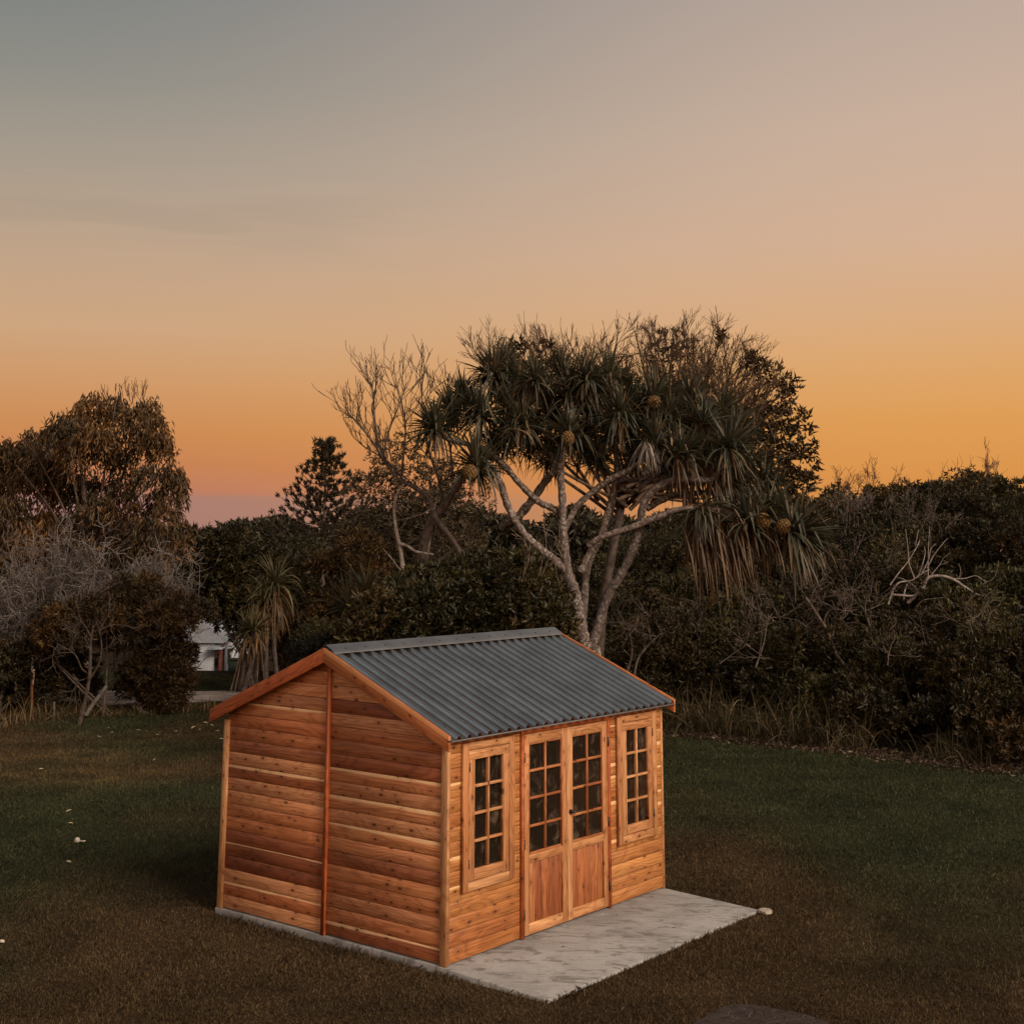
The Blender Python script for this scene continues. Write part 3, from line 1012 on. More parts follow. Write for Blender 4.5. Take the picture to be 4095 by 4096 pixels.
def shrub(name, label, cat, px, depth, rx, h, pal, seed, k=16, ntuft=90, m=7, ln=.13, wd=.045, ry=None, group=None, stems=4, bark=C_BARK,
          twigs=0, z0=None, part='crown', spread=.85, trunk_r=.05, flat=.85, low=.5, stem_dx=0.0):
    """a shrub or small tree: branching stems and a crown of leaf tufts"""
    rg = np.random.default_rng(seed)
    x = at(px, 1000, depth)[0]
    zb = float(gz(x, depth)) if z0 is None else z0
    t = thing(name, label, cat, (x, depth, zb), group)
    ry = rx * .9 if ry is None else ry
    c, r = clumps(x, depth, zb, rx, ry, h, k, rg, low)
    g = Geo()
    clump_leaves(g, c, r, ntuft, m, ln, wd, pal, rg, spread, flat)
    g.build(part, M_leaf, t)
    g = Geo()
    base = np.array([x + stem_dx, depth, zb - .05])
    for i in range(stems):
        tgt = c[rg.integers(0, len(c))]
        b0 = base + rg.normal(0, .12, 3) * (1, 1, 0)
        mid = (b0 + tgt) / 2 + rg.normal(0, .15, 3) * rx
        tube(g, spline([b0, mid, tgt], 5), np.linspace(trunk_r, trunk_r * .3, 11), 5, bark)
    tips = []
    for i in range(twigs):
        q = c[rg.integers(0, len(c))]
        grow(g, q, rg.normal(0, .6, 3) + (0, -.25, .6), rx * .55, .018, 2, rg, tips, .1, .35, 3, .8, .6, bark, .006)
    g.build('trunk', M_bark, t)
    return t

# ------------------------------------------------------------------ large pandanus behind the shed
rp = np.random.default_rng(40)
PD = 26.5
pb = at(1113, 1235, PD)
pand = thing('pandanus_tree', 'large pandanus tree with forked pale trunk and spiky leaf heads, standing behind the shed', 'tree', (pb[0], PD, gz(pb[0], PD)))
def limb(g, pts, r0, r1, d0=0.0, d1=0.0, col=C_BARK, base=PD, m=6, sides=8):
    """branch through photograph positions whose distance runs from base+d0 to base+d1"""
    n = len(pts)
    Pp = [at(px, py, base + d0 + (d1 - d0) * i / max(1, n - 1)) for i, (px, py) in enumerate(pts)]
    s = spline(Pp, m)
    k = len(s)
    r = (.84 if base == PD else 1.0) * np.linspace(r0, r1, k) * (1 + .10 * np.sin(np.arange(k) * 2.1) + .05 * rp.normal(0, 1, k))
    tube(g, s, r, sides, col)
    return s
g = Geo()
root = np.array([pb[0], PD, float(gz(pb[0], PD)) - .1])
b1 = at(1101, 1211, PD)
tube(g, spline([root + (.1, 0, 0), (root + b1) / 2 + (.05, 0, 0), b1], 5), np.linspace(.22, .17, 11), 8, C_BARK)
b2 = at(1118, 1218, PD)
tube(g, spline([root + (.25, .1, 0), (root + b2) / 2 + (.2, .05, 0), b2], 5), np.linspace(.17, .14, 11), 8, C_BARK)
LB = (.135, .105, .095)
limb(g, [(1101, 1211), (1090, 1150), (1081, 1110), (1071, 1080)], .165, .135, 0, 0, LB)
limb(g, [(1071, 1082), (1066, 1040), (1062, 994), (1061, 945), (1058, 896), (1062, 850), (1074, 815)], .115, .075, 0, -.4, LB)
limb(g, [(1069, 1078), (1040, 1052), (1018, 1035), (984, 1001), (959, 957), (945, 916), (928, 880), (905, 865)], .105, .065, 0, -1.0, LB)
limb(g, [(1062, 972), (1040, 958), (1015, 946), (979, 911), (945, 872), (905, 845), (845, 828), (820, 805)], .085, .055, 0, -.7, (.10, .075, .06))
limb(g, [(972, 982), (1003, 945), (1028, 909), (1046, 880), (1020, 840), (1003, 818)], .11, .07, .5, .9, (.09, .065, .05))
limb(g, [(950, 990), (972, 982)], .1, .11, 1.2, .5, (.09, .065, .05))
limb(g, [(1099, 1205), (1103, 1120), (1110, 1062), (1135, 1010), (1155, 950), (1164, 890), (1158, 830), (1152, 810)], .10, .06, .25, .5, LB)
limb(g, [(1094, 1080), (1112, 1045), (1132, 1016), (1155, 935), (1160, 900)], .085, .07, -.1, .2, (.12, .09, .075))
limb(g, [(1064, 1000), (1085, 960), (1110, 935), (1150, 905), (1190, 885), (1230, 850), (1238, 822)], .08, .06, 0, -.6, (.13, .10, .085))
limb(g, [(1116, 1221), (1145, 1128), (1170, 1087), (1192, 1043), (1206, 994), (1214, 953), (1236, 923), (1280, 904), (1340, 908)], .115, .08, .1, -.8, LB)
limb(g, [(1110, 1030), (1135, 1014), (1194, 994), (1243, 975), (1284, 962), (1353, 961), (1385, 970), (1412, 972)], .075, .085, -.2, -1.3, (.16, .12, .105))
limb(g, [(1340, 908), (1365, 880), (1372, 845), (1384, 836)], .08, .06, -.8, -1.0, (.09, .065, .05))
limb(g, [(1155, 905), (1200, 905), (1250, 890), (1320, 870), (1352, 815)], .075, .06, .4, 1.0, (.09, .06, .05))
limb(g, [(1165, 918), (1195, 928), (1225, 905), (1290, 850), (1303, 788)], .07, .055, .3, .6, (.09, .06, .05))
limb(g, [(1220, 960), (1270, 935), (1330, 930), (1400, 925), (1450, 908)], .075, .06, -.3, .3, (.09, .065, .05))
limb(g, [(1412, 972), (1460, 985), (1506, 1000)], .075, .06, -1.3, -1.5, (.12, .09, .075))
limb(g, [(1003, 818), (985, 770), (976, 720)], .06, .05, .9, 1.0, (.09, .065, .05))
limb(g, [(1074, 815), (1078, 770), (1074, 736)], .06, .05, -.4, .2, (.09, .065, .05))
limb(g, [(1152, 810), (1152, 760), (1150, 710)], .06, .05, .5, .7, (.09, .065, .05))
limb(g, [(905, 865), (900, 820), (903, 772)], .055, .05, -1.0, -.5, (.09, .065, .05))
limb(g, [(903, 772), (915, 730), (930, 697)], .05, .045, -.5, .3, (.09, .065, .05))
limb(g, [(1238, 822), (1245, 780), (1240, 742)], .055, .045, -.6, .1, (.09, .065, .05))
limb(g, [(1303, 788), (1303, 765), (1302, 748)], .05, .045, .6, .7, (.09, .065, .05))
limb(g, [(1152, 810), (1125, 800), (1108, 770), (1194, 748)], .045, .04, .5, 1.2, (.09, .065, .05))
g.build('trunk', M_pbark, pand, True)

# leaf heads (px, py, depth offset, size, tilt x, tilt z)
heads = [(818, 797, -.7, 1.0, -.35, 1), (930, 697, .3, 1.05, -.2, 1), (903, 770, -.5, 1.0, -.3, 1), (1003, 817, .9, 1.0, 0, 1), (901, 868, -1.0, 1.0, .1, .9),
         (1074, 812, -.4, 1.0, 0, 1), (976, 719, 1.0, 1.0, -.1, 1), (1074, 736, .2, 1.05, .05, 1), (1150, 710, .7, 1.05, .1, 1), (1152, 810, .5, 1.0, 0, 1),
         (1238, 741, .1, 1.0, .2, 1), (1302, 746, .7, 1.0, .25, 1), (1236, 822, -.6, .85, .1, .9), (1304, 786, .6, 1.0, .5, .7), (1353, 812, 1.0, 1.0, .6, .7),
         (1385, 836, -1.0, 1.05, .7, .6), (1194, 748, 1.2, .95, .1, 1), (1110, 770, 1.0, .95, 0, 1), (1450, 907, .3, 1.0, .9, .4), (1377, 893, -.6, 1.05, .8, .1),
         (1414, 972, -1.3, 1.05, .35, .9), (1508, 1000, -1.5, 1.3, 1.5, .35), (1530, 1008, -1.0, 1.05, 1.4, .1), (1330, 975, -1.2, .9, .3, -.6), (850, 765, .2, .85, -.4, 1), (1040, 775, .8, .9, 0, 1),
         (1265, 780, -.3, .9, .3, .9), (955, 815, 1.1, .9, 0, 1), (1195, 800, .9, .95, .2, 1), (1330, 850, .2, .95, .7, .5), (1420, 870, .6, .95, .9, .3), (1120, 735, .3, .9, 0, 1), (1215, 770, .5, .9, .2, 1), (1275, 815, .9, .95, .3, .9), (1330, 790, -.2, .95, .5, .8), (1100, 830, 1.1, .9, 0, 1), (1395, 800, .8, .95, .7, .6), (960, 760, -.1, .95, -.2, 1), (1020, 735, .6, .9, 0, 1), (1290, 845, -.9, .9, .4, .6), (1365, 770, 1.2, .9, .6, .8), (1460, 960, -.9, .95, .8, .4), (870, 735, .8, .75, -.2, 1), (955, 680, 1.2, .8, 0, 1), (1010, 705, -.3, .8, 0, 1), (1060, 690, 1.1, .85, 0, 1), (1110, 700, -.2, .85, .1, 1), (1180, 720, 1.4, .8, .1, 1), (1130, 860, .2, .75, .1, .8), (1040, 850, 1.2, .75, -.1, .8), (1200, 850, 1.3, .8, .2, .8), (1280, 880, .4, .85, .5, .3), (930, 835, .6, .8, -.2, .9), (985, 790, -.8, .8, 0, 1), (1170, 770, -.7, .85, 0, 1)]
for i, (px, py, dd, s, tx, tz) in enumerate(heads):
    rg = np.random.default_rng(500 + i)
    c = at(px, py, PD + dd)
    ax = nrm(np.array([tx, rg.normal(0, .25), tz]))
    a, b = frame_of(ax)
    n = 92
    ang = np.arange(n) * 2.39996 + rg.random()
    f = (np.arange(n) + .5) / n                                   # 0 centre, 1 outer
    el = math.radians(84) - f * math.radians(104)
    D = ax * np.sin(el)[:, None] + (a * np.cos(ang)[:, None] + b * np.sin(ang)[:, None]) * np.cos(el)[:, None]
    D = D + rg.normal(0, .12, D.shape)
    base = c - ax * (f * .20)[:, None] + (a * np.cos(ang)[:, None] + b * np.sin(ang)[:, None]) * .03
    ln = .84 * s * rg.uniform(.6, 1.1, n) * (.75 + .4 * f)
    droop = .12 + .75 * f ** 1.5 * rg.uniform(.4, 1.5, n)
    kink = np.where(rg.random(n) < .26, rg.uniform(.3, .75, n), 9)
    cols = pick(P_PAND, n, rg, .22)
    g = Geo()
    straps(g, base, D, ln, .064 * s, droop, cols, rg, 5, .4, kink)
    g.build('leaf_head', M_strap, pand, False)
    # skirt of dead leaves hanging below the head
    m = 17 if tx < .3 else 44
    ang = rg.random(m) * 2 * math.pi
    D = np.stack([np.cos(ang) * .55, np.sin(ang) * .55, -rg.uniform(.25, 1.1, m)], -1) + ax * np.array([.5, .5, -.1])
    cols = pick(P_DEAD if tx >= .3 else P_DEAD[:2] + P_PAND[1:2] + P_DEAD[3:], m, rg, .3)
    g = Geo()
    straps(g, c - ax * .18 + rg.normal(0, .05, (m, 3)), D, s * rg.uniform(.4, .9, m), .038, rg.uniform(.7, 2.0, m), cols, rg, 5, .4)
    g.build('dead_leaf_skirt', M_strap, pand)
# long hanging thatch of dead leaves under the right-hand limb
for i, (px, py, dd, m, lg) in enumerate([(1318, 985, -1.1, 60, 1.5), (1352, 975, -1.2, 70, 1.6), (1385, 985, -1.3, 60, 1.3), (1345, 890, -.7, 60, 1.1), (1300, 905, -.5, 40, .9), (1450, 1000, -1.4, 40, .9), (1510, 1010, -1.3, 30, .9), (1420, 925, -.2, 60, 1.0)]):
    rg = np.random.default_rng(560 + i)
    c = at(px, py, PD + dd)
    ang = rg.random(m) * 2 * math.pi
    D = np.stack([np.cos(ang) * .35 + .3, np.sin(ang) * .35, -rg.uniform(.5, 1.2, m)], -1)
    g = Geo()
    straps(g, c + rg.normal(0, .09, (m, 3)), D, lg * rg.uniform(.55, 1.05, m), .04, rg.uniform(.3, 1.3, m), pick(P_DEAD, m, rg, .35), rg, 5, .4)
    g.build('hanging_thatch', M_strap, pand)
rg = np.random.default_rng(575)
g = Geo()
m = 620
hi_ = rg.integers(0, len(heads), m)
Pm = np.array([at(heads[k][0] + rg.normal(0, 22), heads[k][1] + rg.normal(8, 22), PD + heads[k][2] + rg.normal(0, .3)) for k in hi_])
straps(g, Pm, rg.normal(0, 1, (m, 3)) + (0, 0, .1), rg.uniform(.3, .75, m), .035, rg.uniform(.3, 2.2, m), pick(P_DEAD + P_PAND[:3], m, rg, .35), rg, 4, .4)
tag(g.build('loose_leaves', M_strap, pand), 'brown loose leaves tangled between the leaf heads', kind='stuff')
g = Geo()                                                        # one bleached bunch of dead leaves
rg = np.random.default_rng(580)
m = 46
c = at(1222, 836, PD - .75)
D = np.stack([rg.normal(0, .45, m), rg.normal(-.2, .3, m), -rg.uniform(.1, .8, m)], -1)
straps(g, c + rg.normal(0, .04, (m, 3)), D, rg.uniform(.35, .75, m), .03, rg.uniform(1, 2.4, m), pick([(.42, .36, .33), (.32, .27, .25)], m, rg, .2), rg, 5, .3)
tag(g.build('dead_leaf_skirt', M_strap, pand), 'bleached grey bunch of dead leaves')
M_fruit = plain('pandanus_fruit', (.125, .068, .020), .6, .3, .35, 14)
for k, (px, py, dd) in enumerate([(1071, 828, -.75), (887, 891, -1.35), (1233, 760, -.3), (1440, 983, -1.65), (1478, 993, -1.75)]):
    c = at(px, py, PD + dd)
    g = Geo()
    n = 70
    kk = np.arange(n) + .5
    ph = np.arccos(1 - 2 * kk / n)
    th = math.pi * (1 + 5 ** .5) * kk
    dr = np.stack([np.cos(th) * np.sin(ph), np.sin(th) * np.sin(ph), np.cos(ph)], -1)
    for d in dr:                                                 # knobbed wedges packed round the core
        a, b = frame_of(d)
        q = np.arange(6) * math.pi / 3
        lo = d * .088 + (a[None] * np.cos(q)[:, None] + b[None] * np.sin(q)[:, None]) * .031
        hi = d * .135 + (a[None] * np.cos(q)[:, None] + b[None] * np.sin(q)[:, None]) * .021
        V = np.concatenate([lo, hi]) * np.array([1, 1, 1.1]) + c
        g.add(V, [[i, (i + 1) % 6, 6 + (i + 1) % 6, 6 + i] for i in range(6)])
        g.add(V[6:], [list(range(6))])
    g.build('fruit', M_fruit, pand)

# ------------------------------------------------------------------ tree behind the pandanus: bare fanning twigs, leafy right side
rg = np.random.default_rng(61)
TD = 31.5
x0 = at(1118, 1000, TD)[0]
tr = thing('twiggy_tree', 'broad tree behind the pandanus with a dome of bare fine twigs and leafy right side', 'tree', (x0, TD, gz(x0, TD)))
g = Geo()
base = np.array([x0, TD, float(gz(x0, TD)) - .1])
hub = at(1175, 935, TD)
tube(g, spline([base, (base + hub) / 2 - (.15, 0, 0), hub], 6), np.linspace(.14, .10, 13), 7, (.08, .06, .05))
tips = []
targets = [(905, 650), (950, 635), (1010, 612), (1060, 635), (1110, 645), (1165, 612), (1200, 606), (1235, 612), (1270, 612), (1310, 610), (1345, 605), (1375, 622), (1405, 645),
           (1425, 672), (1400, 700), (1430, 720), (1445, 760), (1380, 680), (1340, 650), (1290, 660), (1240, 660), (1190, 655), (1140, 665), (1000, 645), (1360, 720), (1320, 690), (1410, 735), (1090, 640), (1220, 635), (1330, 630), (1360, 612), (1390, 632), (1415, 655), (1440, 690), (1290, 612), (1255, 608), (1145, 622), (1030, 625), (985, 628), (930, 640), (1455, 735), (1450, 720), (1345, 690), (1400, 760)]
for i, (px, py) in enumerate(targets):
    T = at(px, py + 26, TD + rg.uniform(-1.6, 1.6))
    h = hub + rg.normal(0, .25, 3)
    mid = h * .45 + T * .55 + np.array([np.sign(T[0] - h[0]) * .45, 0, -.35]) + rg.normal(0, .12, 3)
    s = spline([h, mid, T], 8)
    tube(g, s, np.linspace(.055, .012, len(s)), 4, C_TWIG)
    for k in range(12):
        f = rg.uniform(.4, .99)
        q = s[int(f * (len(s) - 1))]
        dt = nrm(s[min(len(s) - 1, int(f * (len(s) - 1)) + 1)] - q + 1e-6)
        grow(g, q, dt + rg.normal(0, .4, 3), rg.uniform(.6, 1.05) * (1.15 - .55 * f), .010, 2, rg, tips, .04, .25, 4, .5, .68, C_TWIG, .0056)
g.build('trunk', M_bark, tr)
g = Geo()
cl = [(1262, 645, .34), (1245, 662, .3), (1290, 655, .25), (1250, 690, .25), (985, 675, .42), (1015, 670, .38), (960, 690, .3), (1430, 690, .3), (1455, 705, .34), (1478, 722, .3), (1470, 750, .3), (1490, 740, .2),
      (1440, 780, .42), (1475, 790, .42), (1505, 800, .36), (1465, 830, .46), (1500, 835, .42), (1515, 850, .25), (1430, 840, .45), (1480, 870, .45), (1505, 880, .36), (1450, 890, .45), (1500, 910, .38), (1520, 905, .25), (1420, 810, .38),
      (1470, 925, .42), (1440, 935, .4), (1510, 930, .25), (1425, 690, .16), (1410, 675, .14), (1365, 640, .14)]
c = np.array([at(a, b, TD + rg.uniform(-.9, .9)) for a, b, _ in cl])
clump_leaves(g, c, np.array([q[2] for q in cl]), 14, 7, .18, .06, [(.050, .034, .014), (.035, .027, .012), (.085, .05, .018)], rg, 1.0)
g.build('crown', M_leaf, tr)
g = Geo()
for ci in c[7:]:
    s = spline([hub + (.3, 0, 0), hub * .4 + ci * .6 + rg.normal(0, .2, 3), ci], 5)
    tube(g, s, np.linspace(.04, .012, len(s)), 4, C_TWIG)
g.build('branches', M_bark, tr)

# ------------------------------------------------------------------ bare dying tree on the left of the pandanus
rg = np.random.default_rng(71)
BD = 28.5
x0 = at(812, 1000, BD)[0]
bt = thing('bare_tree', 'leafless pale tree leaning left beside the pandanus with open bare branches', 'tree', (x0, BD, gz(x0, BD)))
g = Geo()
tips = []
CB = (.10, .076, .063)
b0 = np.array([x0, BD, float(gz(x0, BD)) - .1])
j = at(800, 1090, BD)
tube(g, spline([b0, (b0 + j) / 2, j], 5), np.linspace(.2, .14, 11), 7, CB)
limb(g, [(800, 1090), (796, 1048), (808, 999), (818, 977), (837, 957), (857, 926), (878, 895), (890, 870)], .12, .05, 0, -.6, CB, BD)
limb(g, [(800, 1090), (832, 1076), (864, 1055), (905, 1040)], .13, .05, 0, .6, (.16, .11, .09), BD)
limb(g, [(803, 1088), (825, 1062), (852, 1042), (866, 1030)], .05, .03, 0, -.2, CB, BD)
s1 = limb(g, [(891, 1128), (874, 1058), (857, 1023), (822, 977), (808, 940), (774, 916), (747, 899), (722, 863), (695, 822), (673, 795), (655, 781)], .065, .014, -1.2, -.4, CB, BD)
s2 = limb(g, [(713, 845), (706, 785), (705, 748), (699, 722)], .035, .011, -.5, -.3, CB, BD)
s3 = limb(g, [(757, 905), (762, 850), (765, 800), (752, 740), (737, 725)], .03, .010, -.5, -.2, CB, BD)
s4 = limb(g, [(837, 957), (826, 900), (812, 860), (800, 800), (796, 740), (800, 705)], .03, .010, -.2, .4, CB, BD)
s5 = limb(g, [(760, 905), (740, 880), (715, 860), (690, 845), (672, 830)], .024, .009, -.4, 0, CB, BD)
s6 = limb(g, [(857, 926), (850, 850), (842, 770), (848, 705)], .03, .010, -.3, .6, CB, BD)
s7 = limb(g, [(722, 863), (735, 810), (755, 760), (768, 722)], .024, .009, -.3, .3, CB, BD)
for s, k in ((s1, 30), (s2, 16), (s3, 16), (s4, 22), (s5, 12), (s6, 18), (s7, 12)):
    for q in range(k):
        f = rg.uniform(.3 if s is not s1 else .62, 1)
        i = min(int(f * (len(s) - 1)), len(s) - 2)
        dt = nrm(s[i + 1] - s[i])
        grow(g, s[i], dt + rg.normal(0, .55, 3) + (0, 0, .3), rg.uniform(.3, .6), .010, 2, rg, tips, .16, .3, 2, .6, .7, (.085, .056, .042), .0062)
g.build('trunk', M_bark, bt)
# slim dead sapling in front of it
ds = thing('dead_sapling', 'slim grey dead sapling with one crooked side branch, left of the bare tree', 'tree', at(764, 1110, 28) * (1, 1, 0))
g = Geo()
q = at(764, 1104, 28)
tube(g, spline([[q[0], 28, float(gz(q[0], 28)) - .1], q], 4), [.06, .055, .055, .05, .05], 6, C_GREYBARK)
limb(g, [(764, 1104), (757, 1043), (749, 1006), (744, 965), (750, 933), (757, 918)], .05, .02, 0, .1, C_GREYBARK, 28.0)
limb(g, [(753, 1026), (768, 1030), (783, 1040), (800, 1044), (818, 1046)], .035, .022, 0, -.3, C_GREYBARK, 28.0)
limb(g, [(752, 1072), (740, 1055), (722, 1035)], .02, .008, 0, -.2, C_GREYBARK, 28.0)
limb(g, [(748, 935), (755, 930), (762, 928)], .018, .008, 0, -.1, C_GREYBARK, 28.0)
g.build('trunk', M_bark, ds)

# ------------------------------------------------------------------ big broad-leaved shrub behind the roof
rg = np.random.default_rng(81)
SD = 24.5
x0 = at(860, 1000, SD)[0]
zb = float(gz(x0, SD))
t = thing('broadleaf_shrub', 'big rounded dark shrub with broad glossy leaves directly behind the shed roof', 'shrub', (x0, SD, zb))
g = Geo()
cl = [(690, 1190, .5), (720, 1150, .5), (760, 1125, .5), (800, 1110, .5), (850, 1100, .55), (900, 1090, .6), (950, 1085, .6), (985, 1092, .6), (1010, 1125, .55), (1025, 1165, .5), (1030, 1200, .5),
      (740, 1180, .6), (800, 1160, .7), (870, 1140, .7), (940, 1130, .7), (1000, 1140, .7), (780, 1210, .7), (850, 1200, .8), (930, 1190, .8), (1010, 1190, .7), (670, 1225, .5), (710, 1230, .6), (760, 1120, .4), (800, 1090, .35), (985, 1075, .35)]
c = np.array([at(a, b, SD + (rg.uniform(-.2, .9) if b < 1130 else rg.uniform(-1.2, -.3))) for a, b, _ in cl])
clump_leaves(g, c, np.array([q[2] for q in cl]) * .9, 150, 7, .125, .05, P_BROAD, rg, .8)
for b in c[c[:, 2] > 0][::2]:
    pass
g.build('crown', M_leaf, t)
g = Geo()
for ci in c[::2]:
    b0 = np.array([x0, SD + .4, zb - .1]) + rg.normal(0, .3, 3) * (1, .5, 0)
    tube(g, spline([b0, (b0 + ci) / 2 + rg.normal(0, .15, 3), ci], 4), np.linspace(.06, .02, 9), 5, C_BARK)
for px, py in ((1000, 1130), (980, 1110), (1040, 1140)):
    grow(g, at(px, py, SD - .9), (.4, -.4, .8), .9, .016, 2, rg, [], .05, .3, 3, .6, .6, (.2, .15, .11), .006)
g.build('trunk', M_bark, t)

# ------------------------------------------------------------------ tall weeping tree on the left
rg = np.random.default_rng(91)
WD = 39.0
x0 = at(175, 1000, WD)[0]
zb = float(gz(x0, WD))
t = thing('weeping_tree', 'tall rounded weeping tree with brown-green hanging leaves against the sky at left', 'tree', (x0, WD, zb))
def weeping(g, cl, depth, nstr, rg, pal, llen=.21, dep=1.6):
    for a, b, r in cl:
        c = at(a + rg.normal(0, 7), b + rg.normal(0, 7), depth + rg.uniform(-dep, dep))
        r = r * rg.uniform(.7, 1.12)
        n = int(nstr * (r / .5) ** 2)
        d = sphere_pts(n, rg, .5)
        T = c + d * rg.uniform(.3, 1.0, (n, 1)) * r
        base = pick(pal, 1, rg, .2)
        per = 9
        f = rg.random((n, per))
        hang = rg.uniform(.25, .85, n)[:, None] * f
        P = np.repeat(T, per, 0)
        P[:, 2] -= hang.ravel()
        P += rg.normal(0, .05, P.shape)
        P[:, :2] += (d[:, None, :2] * (.25 * f[..., None])).reshape(-1, 2)
        D = np.tile([0, 0, -1.], (n * per, 1)) + rg.normal(0, .38, (n * per, 3)) + np.repeat(d, per, 0) * np.array([.35, .35, 0])
        cols = np.repeat(.5 * base + .5 * pick(pal, n, rg, .3), per, 0) * np.exp(rg.normal(0, .3, (n * per, 1)))
        leaves(g, P, D, llen, .05, cols, rg)
g = Geo()
cl = [(150, 775, .5), (185, 768, .5), (220, 765, .45), (255, 770, .45), (285, 778, .4), (305, 800, .4), (110, 800, .55), (80, 830, .55), (140, 815, .6), (185, 805, .6), (235, 805, .5), (280, 815, .45), (318, 835, .35), (305, 850, .35),
      (60, 865, .55), (100, 870, .6), (150, 865, .6), (200, 850, .55), (245, 850, .4), (285, 880, .45), (320, 880, .4), (335, 895, .28), (30, 900, .55), (80, 920, .6), (135, 925, .6), (185, 915, .5), (235, 910, .4), (305, 915, .4),
      (325, 920, .35), (30, 955, .6), (80, 970, .6), (130, 985, .6), (180, 960, .5), (230, 945, .35), (290, 950, .35), (320, 950, .32), (60, 1010, .6), (120, 1025, .55), (180, 1010, .5), (230, 1000, .42), (270, 990, .4), (310, 985, .38), (345, 965, .2), (352, 985, .22), (335, 985, .22),
      (200, 1050, .5), (250, 1040, .45), (290, 1035, .42), (325, 1030, .38), (230, 1080, .4), (285, 1075, .4), (150, 1060, .45), (345, 1015, .25)]
weeping(g, cl, WD, 58, rg, P_WEEP)
g.build('crown', M_leaf, t)
g = Geo()
tips = []
hubw = np.array([x0, WD, zb + 3.0])
tube(g, spline([[x0 + .1, WD, zb - .1], [x0 - .1, WD, zb + 1.5], hubw], 5), np.linspace(.24, .17, 11), 7, (.13, .10, .085))
for a, b, r in cl[::2]:
    ci = at(a, b, WD + rg.uniform(-1.2, 1.2))
    s = spline([hubw, hubw * .5 + ci * .5 + (0, 0, .4), ci + (0, 0, r * .6)], 5)
    tube(g, s, np.linspace(.06, .015, len(s)), 4, (.10, .07, .055))
for k in range(55):                                              # bare twigs over the upper left of the crown
    f = rg.random()
    px, py = 55 + 230 * f, 850 - 110 * math.sin(min(1, f * 1.15) * math.pi / 2) + rg.uniform(5, 30)
    grow(g, at(px, py, WD + rg.uniform(-1.3, 1.3)), (rg.normal(-.2, .4), rg.normal(0, .4), 1), rg.uniform(.22, .42), .011, 1, rg, tips, .1, .3, 4, .5, .7, (.12, .07, .045), .008)
g.build('trunk', M_bark, t)
# its smaller neighbour at the left border
rg = np.random.default_rng(95)
x0 = at(-10, 1000, 40.5)[0]
t = thing('weeping_tree', 'lower weeping tree at the left border, shoulder to shoulder with the tall one', 'tree', (x0, 40.5, gz(x0, 40.5)))
g = Geo()
cl = [(20, 845, .5), (50, 838, .45), (-20, 850, .5), (0, 880, .6), (40, 885, .5), (-40, 900, .6), (-70, 880, .5), (0, 940, .45), (-50, 960, .6), (20, 990, .4), (-20, 1010, .6), (-80, 940, .6), (-110, 920, .6), (-90, 1010, .6)]
weeping(g, cl, 40.5, 60, rg, P_WEEP)
g.build('crown', M_leaf, t)
g = Geo()
h2 = np.array([x0, 40.5, float(gz(x0, 40.5)) + 2.8])
tube(g, spline([[x0, 40.5, float(gz(x0, 40.5)) - .1], h2], 4), np.linspace(.2, .14, 5), 6, (.13, .10, .085))
for a, b, r in cl[::2]:
    ci = at(a, b, 40.5)
    tube(g, spline([h2, ci], 4), np.linspace(.05, .015, 5), 4, (.10, .07, .055))
g.build('trunk', M_bark, t)

# ------------------------------------------------------------------ grey leafless thickety bushes on the left
def grey_bush(label, pxs, depth, seed, n0, spots):
    rg = np.random.default_rng(seed)
    x = at(pxs, 1000, depth)[0]
    z = float(gz(x, depth))
    t = thing('leafless_bush', label, 'bush', (x, depth, z), 'leafless grey bushes under the weeping trees')
    g = Geo()
    tips = []
    for k in range(n0):
        px, py = spots[rg.integers(0, len(spots))]
        T = at(px + rg.normal(0, 16), py + rg.normal(0, 12), depth + rg.uniform(-1.2, .9))
        b0 = np.array([x + rg.normal(0, .5), depth + rg.normal(0, .3), z + rg.uniform(.3, 1.2)])
        s = spline([b0, b0 * .45 + T * .55 + rg.normal(0, .2, 3) + (0, 0, -.1), T], 4)
        cl = np.array(P_GREY[rg.integers(0, 3)]) * rg.uniform(.7, 1.2)
        tube(g, s, np.linspace(.02, .011, len(s)), 3, cl)
        for q in range(6):
            i = rg.integers(len(s) // 3, len(s))
            grow(g, s[i], rg.normal(0, .7, 3) + (0, -.15, .35), rg.uniform(.3, .6), .009, 1, rg, tips, .03, .95, 5, .8, .8, cl, .0068)
    g.build('trunk', M_bark, t)
    b = Geo()
    return t
grey_bush('wide leafless grey bush with tangled pale twigs at the left border', 90, 35.0, 101, 150,
          [(20, 1040), (60, 1035), (110, 1030), (150, 1030), (185, 1035), (10, 1080), (60, 1080), (110, 1075), (160, 1075), (200, 1080), (20, 1130), (70, 1125), (120, 1120), (170, 1110), (30, 1165), (90, 1160), (-20, 1100), (-20, 1150)])
grey_bush('smaller leafless grey bush under the right edge of the weeping tree', 285, 35.5, 102, 60,
          [(250, 1080), (280, 1070), (310, 1065), (335, 1070), (345, 1095), (300, 1100), (260, 1110), (325, 1120), (230, 1095), (280, 1125)])

